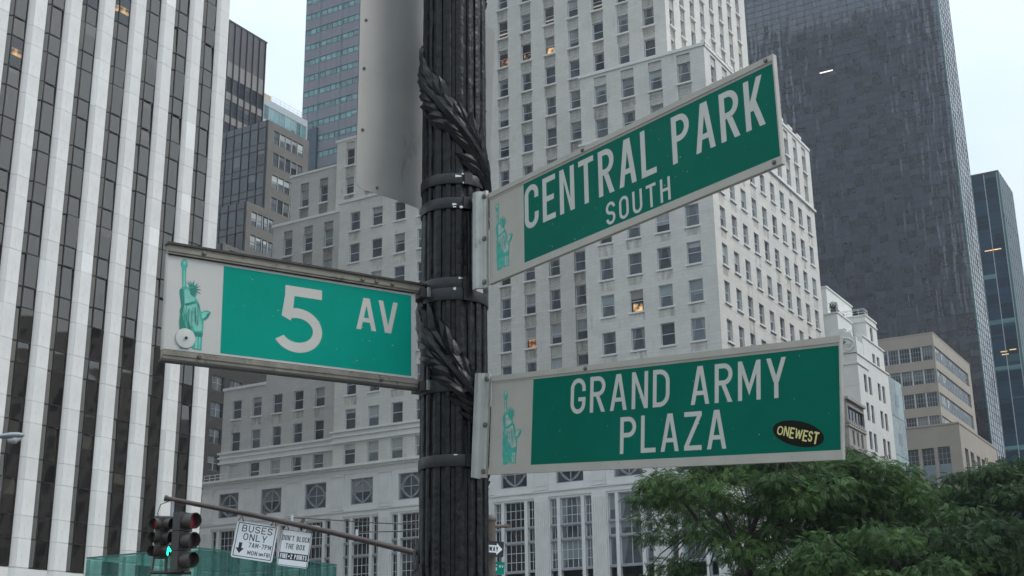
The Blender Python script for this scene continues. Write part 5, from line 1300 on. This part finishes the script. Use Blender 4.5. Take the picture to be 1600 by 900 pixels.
def rounded(x0, x1, z0, z1, r_, n=6):
    p = []
    for cx, cz, a0 in ((x1-r_, z1-r_, 0), (x0+r_, z1-r_, 90), (x0+r_, z0+r_, 180), (x1-r_, z0+r_, 270)):
        for k in range(n+1): a = R(a0+90*k/n); p.append((cx+r_*math.cos(a), cz+r_*math.sin(a)))
    return p
def plate(name, label, mtx, w, h, r_, mname, holes, curve=0):
    t = thing(name, label, 'sign', mtx=mtx)
    mb = MB(); N_ = 18; pts = rounded(0, w, 0, h, r_, 8)
    # slice the outline into columns so the sheet can bow
    xs = sorted({round(p[0], 5) for p in pts}|{w*i/N_ for i in range(N_+1)})
    def span(x):
        if x < r_: d = r_-math.sqrt(max(0, r_*r_-(r_-x)**2))
        elif x > w-r_: d = r_-math.sqrt(max(0, r_*r_-(x-w+r_)**2))
        else: d = 0
        return d, h-d
    bow = lambda x: curve*(x/w)**2
    k = 0
    for x in xs:
        a, c = span(x); y = bow(x); mb.v += [(x, y, a), (x, y, c), (x, y+.003, a), (x, y+.003, c)]
    for i in range(len(xs)-1):
        a = i*4; b_ = a+4
        mb.f += [(a, b_, b_+1, a+1), (b_+2, a+2, a+3, b_+3), (a+2, b_+2, b_, a), (a+1, b_+1, b_+3, a+3)]; mb.m += [0]*4
    part('plate', mb.mesh('plate', mname, True), t, mtx)
    for x, z in holes:
        mb = MB(); bolt(mb, x, z, r_=.0075, y=bow(x)); part('bolt', mb.mesh('bolt', 'bolt'), t, mtx)
    return t
# large blank sheet seen from behind, running behind the post
azb = 71; ub = Vector((math.cos(R(azb)), math.sin(R(azb)), 0)); D_ = 5.72; pl = at_dist(556, 293, D_)
mbk = Matrix((ub, Vector((0, 0, 1)).cross(ub), Vector((0, 0, 1)))).transposed().to_4x4(); mbk.translation = pl
plate('sign_back', 'grey aluminium back of a large rounded sign behind the lamp post at upper left', mbk, .76, 1.22, .045, 'aluminium_back', [(.035, .88), (.03, .30), (.12, .03), (.03, .62)], curve=.16)
azs = 44; us = Vector((math.cos(R(azs)), math.sin(R(azs)), 0)); pr_ = at_dist(762, 300, 6.15)
mbs = Matrix((us, Vector((0, 0, 1)).cross(us), Vector((0, 0, 1)))).transposed().to_4x4() @ Matrix.Rotation(R(2.6), 4, 'Y'); mbs.translation = pr_-us*.22
plate('sign_back', 'narrow slice of a grey sign sheet just right of the post above the park sign', mbs, .225, .93, .04, 'aluminium_back', [(.19, .45), (.18, .2)])

# ------------------------------------------------------------------ signal mast with arm, signals and signs
PM = Vector((-13.72, 22.08, 0))
tipz = at_dist(262, 779, 26); AU = Vector((tipz.x-PM.x, tipz.y-PM.y, 0)).normalized()     # from post towards the arm tip
def mast():
    b = thing('signal_mast', 'brown traffic signal mast with a long slanting arm reaching left behind the lamp post', 'traffic mast', (PM.x, PM.y, .13))
    mb = MB(); mb.tube([(PM.x, PM.y, .13), (PM.x, PM.y, 4.93)], .085, 12); mb.lathe([(.085, 4.93), (.1, 4.95), (.1, 5.0), (.05, 5.06), (0, 5.08)], 12, c=(PM.x, PM.y, 0)); mb.lathe([(.17, .13), (.17, .5), (.1, .7)], 12, c=(PM.x, PM.y, 0)); part('post', mb.mesh('post', 'post_brown', True), b)
    p0 = Vector((PM.x, PM.y, 3.98)); pm_ = at_dist(640, 865, 26); p1 = Vector((tipz.x, tipz.y, tipz.z))
    pts = [p0, p0.lerp(p1, .16)+Vector((0, 0, .02)), p0.lerp(p1, .5)+Vector((0, 0, .06)), p0.lerp(p1, .75)+Vector((0, 0, .05)), p1]
    mb = MB(); mb.tube(pts, [.065, .062, .055, .05, .045], 10); mb.tube([p1, p1+(p1-pts[-2]).normalized()*.06], [.06, .06], 10); part('arm', mb.mesh('arm', 'arm_brown', True), b)
    tp = Vector((PM.x, PM.y, 4.86))
    for q, dz in ((.42, .12), (.62, .0)):
        e = pts[2].lerp(pts[3], q*1.6-.5) if False else p0.lerp(p1, q)+Vector((0, 0, .17)); mb = MB(); mb.tube([tp+Vector((0, 0, -dz*.4)), tp.lerp(e, .5)+Vector((0, 0, -.04)), e], .011, 5); part('guy_wire', mb.mesh('guy_wire', 'arm_brown'), b)
        mb = MB(); mb.tube([e+Vector((0, 0, -.12)), e+Vector((0, 0, .05))], .03, 6); part('wire_clamp', mb.mesh('wire_clamp', 'galvanised'), b)
    mb = MB(); e = at_dist(792, 822, 27); mb.tube([(PM.x, PM.y, 4.85), (e.x, e.y, e.z)], .035, 8); mb.tube([(e.x, e.y, e.z-.04), (e.x, e.y, e.z+.04)], .06, 8); part('stub_bracket', mb.mesh('stub_bracket', 'post_brown'), b)
    return pts
arm_pts = mast()
def arm_at(q):      # q metres from the tip
    p = arm_pts[-1]; 
    for a in reversed(arm_pts[:-1]):
        l_ = (a-p).length
        if q <= l_: return p.lerp(a, q/l_)
        q -= l_; p = a
    return p
def facing(az, c):  # local -y looks towards azimuth
    return Matrix.Translation(c) @ Matrix.Rotation(az, 4, 'Z')
def head(t, mtx, s, lit=None, red=False):
    """one three section signal face, local -y is the lens side, origin at its centre"""
    mb = MB()
    for k in (1, 0, -1): mb.box(-s*.5, s*.5, 0, s*.55, k*s*1.08-s*.52, k*s*1.08+s*.52)
    hb = part('signal_housing', mb.mesh('signal_housing', 'signal_brown'), t, mtx)
    for k in (1, 0, -1):
        z = k*s*1.08; mb = MB(); k0 = 0; n = 20
        for (y, r_) in ((0, .44), (-.75, .46), (-.75, .43), (0, .41)):
            for j in range(n): 
                a = R(-60+300*j/(n-1)); cut = 1.0-.22*max(0, -math.sin(a)); mb.v.append((s*r_*math.cos(a), s*y*cut, z+s*r_*math.sin(a)))
        for q in range(3):
            for j in range(n-1): mb.f.append((q*n+j, q*n+j+1, (q+1)*n+j+1, (q+1)*n+j)); mb.m.append(0)
        vz = part('visor', mb.mesh('visor', 'signal_brown', True), hb, mtx)
        mb = MB(); mb.lathe([(0, .05*s), (s*.2, .04*s), (s*.4, 0)], 18); mb.xf(Matrix.Translation((0, -.38*s, z)) @ Matrix.Rotation(R(90), 4, 'X'))
        part('lens', mb.mesh('lens', 'lens_red' if (k == 1 and red) else 'lens_dark', True), hb, mtx)
        if lit == k:
            mb = MB(); mb.tube([(-.08*s, -.46*s, z-.36*s), (-.02*s, -.46*s, z+.30*s)], .075*s, 6); mb.tube([(-.02*s, -.46*s, z+.32*s), (.30*s, -.46*s, z-.02*s)], .07*s, 6); part('green_arrow', mb.mesh('green_arrow', 'green_light'), hb, mtx)
def signals():
    c0 = arm_at(.10); top = c0.z; bz = at_dist(268, 806, 26).z
    t = thing('traffic_signal', 'cluster of brown traffic signal heads with a lit green arrow hanging from the arm tip', 'traffic light', (c0.x, c0.y, bz))
    mb = MB(); mb.tube([(c0.x, c0.y, bz-.02), (c0.x, c0.y, top)], .035, 8); part('hanger', mb.mesh('hanger', 'steel_frame'), t)
    U = Vector((.70, .714, 0)); B = Vector((-.714, .70, 0)); bk = Vector((c0.x, c0.y, bz-.04))
    mb = MB(); mb.tube([bk-U*.32, bk+U*.50], .035, 8); mb.box(0, 0, 0, 0, 0, 0) if False else None; zb = bz-1.06
    lo = Vector((bk.x, bk.y, zb)); mb.tube([lo-U*.32, lo+U*.42], .035, 8); mb.tube([lo-U*.30, Vector((*(bk-U*.22).xy, bz-.2))], .022, 6); mb.tube([lo-U*.05, lo-U*.05+Vector((0, 0, .3))], .03, 6); part('bracket', mb.mesh('bracket', 'signal_brown', True), t)
    s8, s12 = .235, .335; zc = bz-.42
    mid = bk-U*.12
    head(t, facing(0, Vector((mid.x, mid.y, zc))-U*.10), s8, red=True)                 # looks north
    head(t, facing(R(90), Vector((mid.x, mid.y, zc))+U*.02+B*(-.02)), s8, lit=-1)      # looks west, green arrow
    head(t, facing(R(90), Vector((bk.x, bk.y, bz-.50))+U*.27-B*.25), s12, red=True)
    mb = MB(); lp = [c0+Vector((0, 0, .0)), c0-U*.22+Vector((0, 0, -.1)), c0-U*.27+Vector((0, 0, -.28)), c0-U*.15+Vector((0, 0, -.44)), bk-U*.02]
    mb.tube(lp, .009, 5); part('cable', mb.mesh('cable', 'rail_edge', True), t)
signals()
SU = -AU
def reg_sign(label, c, w, h, rot, draw):
    mt = Matrix((SU, Vector((0, 0, 1)).cross(SU), Vector((0, 0, 1)))).transposed().to_4x4(); mt.translation = c; mt = mt @ Matrix.Rotation(R(rot), 4, 'Y')
    t = thing('road_sign', label, 'road sign', mtx=mt)
    mb = MB(); mb.poly(rounded(-w/2, w/2, -h/2, h/2, .04), 0, th=.006); part('sign_panel', mb.mesh('sign_panel', 'reg_white'), t, mt)
    draw(t, mt, w, h); return t, mt
def border(t, mt, w, h, i, th):
    mb = MB()
    for q in ((-w/2+i, w/2-i, h/2-i-th, h/2-i), (-w/2+i, w/2-i, -h/2+i, -h/2+i+th), (-w/2+i, -w/2+i+th, -h/2+i, h/2-i), (w/2-i-th, w/2-i, -h/2+i, h/2-i)): mb.poly([(q[0], q[2]), (q[1], q[2]), (q[1], q[3]), (q[0], q[3])], -.0012-.0001*len(mb.f))
    part('border', mb.mesh('border', 'reg_black'), t, mt)
def d1(t, mt, w, h):
    border(t, mt, w, h, .03, .014)
    for a in (('BUSES', -.28, .30, .155, .285, .13), ('ONLY', -.23, .22, .0, .13, .13), ('7AM-7PM', -.10, .33, -.125, -.035, .15), ('MON', -.10, .09, -.265, -.185, .16), ('THRU', .115, .20, -.255, -.205, .2), ('FRI', .22, .33, -.265, -.185, .16)):
        mb = MB(); text(mb, *a[:5], t=a[5]); part('lettering', mb.mesh('lettering', 'reg_black'), t, mt)
    mb = MB(); mb.poly([(-.285, -.055), (-.225, -.055), (-.225, -.16), (-.175, -.16), (-.255, -.26), (-.335, -.16), (-.285, -.16)], -.0012); part('arrow', mb.mesh('arrow', 'reg_black'), t, mt)
def d2(t, mt, w, h):
    border(t, mt, w, h, .012, .010)
    for a in (("DON'T BLOCK", -.265, .265, .135, .235, .13), ('THE BOX', -.18, .19, -.02, .08, .13)):
        mb = MB(); text(mb, *a[:5], t=a[5]); part('lettering', mb.mesh('lettering', 'reg_black'), t, mt)
    mb = MB(); mb.box(-.275, .275, -.001, 0, -.225, -.095); p = part('black_band', mb.mesh('black_band', 'reg_black'), t, mt)
    mb = MB(); text(mb, 'FINE+2 POINTS', -.255, .255, -.205, -.115, t=.17, y=-.0015, gap=.28); part('lettering', mb.mesh('lettering', 'reg_white'), t, mt)
s1, sm1 = reg_sign('white BUSES ONLY sign with a down arrow hanging tilted under the arm', at_dist(398, 846, 26), .79, .70, 8.5, d1)
s2, sm2 = reg_sign("white DON'T BLOCK THE BOX sign with a black fine band hanging under the arm", at_dist(460.5, 857, 26), .585, .70, 7, d2)
for t, mt, w, h, q in ((s1, sm1, .79, .70, (-.33, .30)), (s2, sm2, .585, .70, (-.22, .22))):
    mb = MB(); mb.box(-w/2-.02, w/2+.16 if w > .7 else w/2+.12, -.03, .03, h/2+.09, h/2+.13); part('hanger_rail', mb.mesh('hanger_rail', 'galvanised'), t, mt)
    for x in q:
        mb = MB(); mb.tube([(x-.05, -.01, h/2-.01), (x, -.01, h/2+.1), (x+.05, -.01, h/2-.01)], .014, 5); part('hanger_clip', mb.mesh('hanger_clip', 'bolt'), t, mt)
    mb = MB(); mb.tube([(w*.1, 0, h/2+.12), (w*.1+.02, 0, h/2+.24)], .035, 6); part('arm_clamp', mb.mesh('arm_clamp', 'post_brown'), t, mt)
# one way sign and small street sign on the mast
ow = Matrix((SU, Vector((0, 0, 1)).cross(SU), Vector((0, 0, 1)))).transposed().to_4x4(); ow.translation = at_dist(787, 857, 25.85)-SU*.31; ow = ow @ Matrix.Rotation(R(4), 4, 'Y')
t = thing('one_way_sign', 'black ONE WAY sign with a white arrow, half hidden by the lamp post', 'road sign', mtx=ow)
mb = MB(); mb.poly(rounded(-.31, .31, -.15, .15, .02), 0, th=.006); part('sign_panel', mb.mesh('sign_panel', 'reg_black'), t, ow)
mb = MB(); mb.poly([(-.27, -.07), (.17, -.07), (.17, -.115), (.285, 0), (.17, .115), (.17, .07), (-.27, .07)], -.001); part('arrow', mb.mesh('arrow', 'reg_white'), t, ow)
mb = MB(); text(mb, 'ONE WAY', -.17, .205, -.045, .045, t=.17, y=-.0018, gap=.22); part('lettering', mb.mesh('lettering', 'reg_black'), t, ow)
c = at_dist(773, 887, 26); sg = ow.copy(); sg.translation = c
t = thing('small_street_sign', 'small distant green 5 AV street sign low on the signal mast', 'street sign', mtx=sg)
mb = MB(); mb.box(-.32, .19, 0, .006, -.12, .115); part('sign_panel', mb.mesh('sign_panel', 'sign_green_new'), t, sg)
mb = MB(); text(mb, '5', -.03, .045, -.07, .065, t=.17); text(mb, 'AV', .08, .17, .01, .06, t=.18); part('lettering', mb.mesh('lettering', 'reg_white'), t, sg)
e = at_dist(800, 905, 25); sg2 = sg.copy(); sg2.translation = e
# ------------------------------------------------------------------ street lamp at the left edge
def street_lamp():
    h0 = at_dist(38, 681, 32); h1 = at_dist(-6, 691, 32); h1.z = h0.z-.12; base = at_dist(-60, 690, 32)
    t = thing('street_lamp', 'grey street lamp head poking in from the left edge', 'street lamp', (base.x, base.y, .0))
    d = (h1-h0).normalized(); mb = MB()
    prof = [(0, .02), (.04, .08), (.14, .12), (.30, .13), (.45, .10), (.58, .06), (.70, .045)]
    mb.tube([h0+d*a for a, _ in prof], [r_ for _, r_ in prof], 12)
    mb.v = [(x, y, h0.z+(z-h0.z)*.62+(.02)) for x, y, z in mb.v]; part('lamp_head', mb.mesh('lamp_head', 'lamp_grey', True), t)
    mb = MB(); mb.tube([h0+d*.07+Vector((0, 0, -.05)), h0+d*.2+Vector((0, 0, -.06)), h0+d*.36+Vector((0, 0, -.05))], [.04, .1, .05], 10); part('lens', mb.mesh('lens', 'lamp_lens', True), t)
    mb = MB(); s = h0+d*.66; mb.tube([s, Vector((base.x, base.y, s.z-.5))], .04, 8); mb.tube([(base.x, base.y, 0), (base.x, base.y, s.z-.3)], .1, 10); part('pole', mb.mesh('pole', 'lamp_grey', True), t)
street_lamp()

# ------------------------------------------------------------------ air
mb = MB(); mb.box(-1510, 1510, -1510, 1510, -1.5, 219)
hm = bpy.data.materials.new('haze'); hm.use_nodes = True; ht = hm.node_tree; ht.nodes.clear()
ho = ht.nodes.new('ShaderNodeOutputMaterial'); pv = ht.nodes.new('ShaderNodeVolumePrincipled'); pv.inputs['Color'].default_value = (.86, .92, 1, 1); pv.inputs['Density'].default_value = 0.0003; pv.inputs['Anisotropy'].default_value = .3
ht.links.new(pv.outputs[0], ho.inputs['Volume']); M['haze'] = hm
part('haze', mb.mesh('haze', 'haze'), None, kind='stuff')
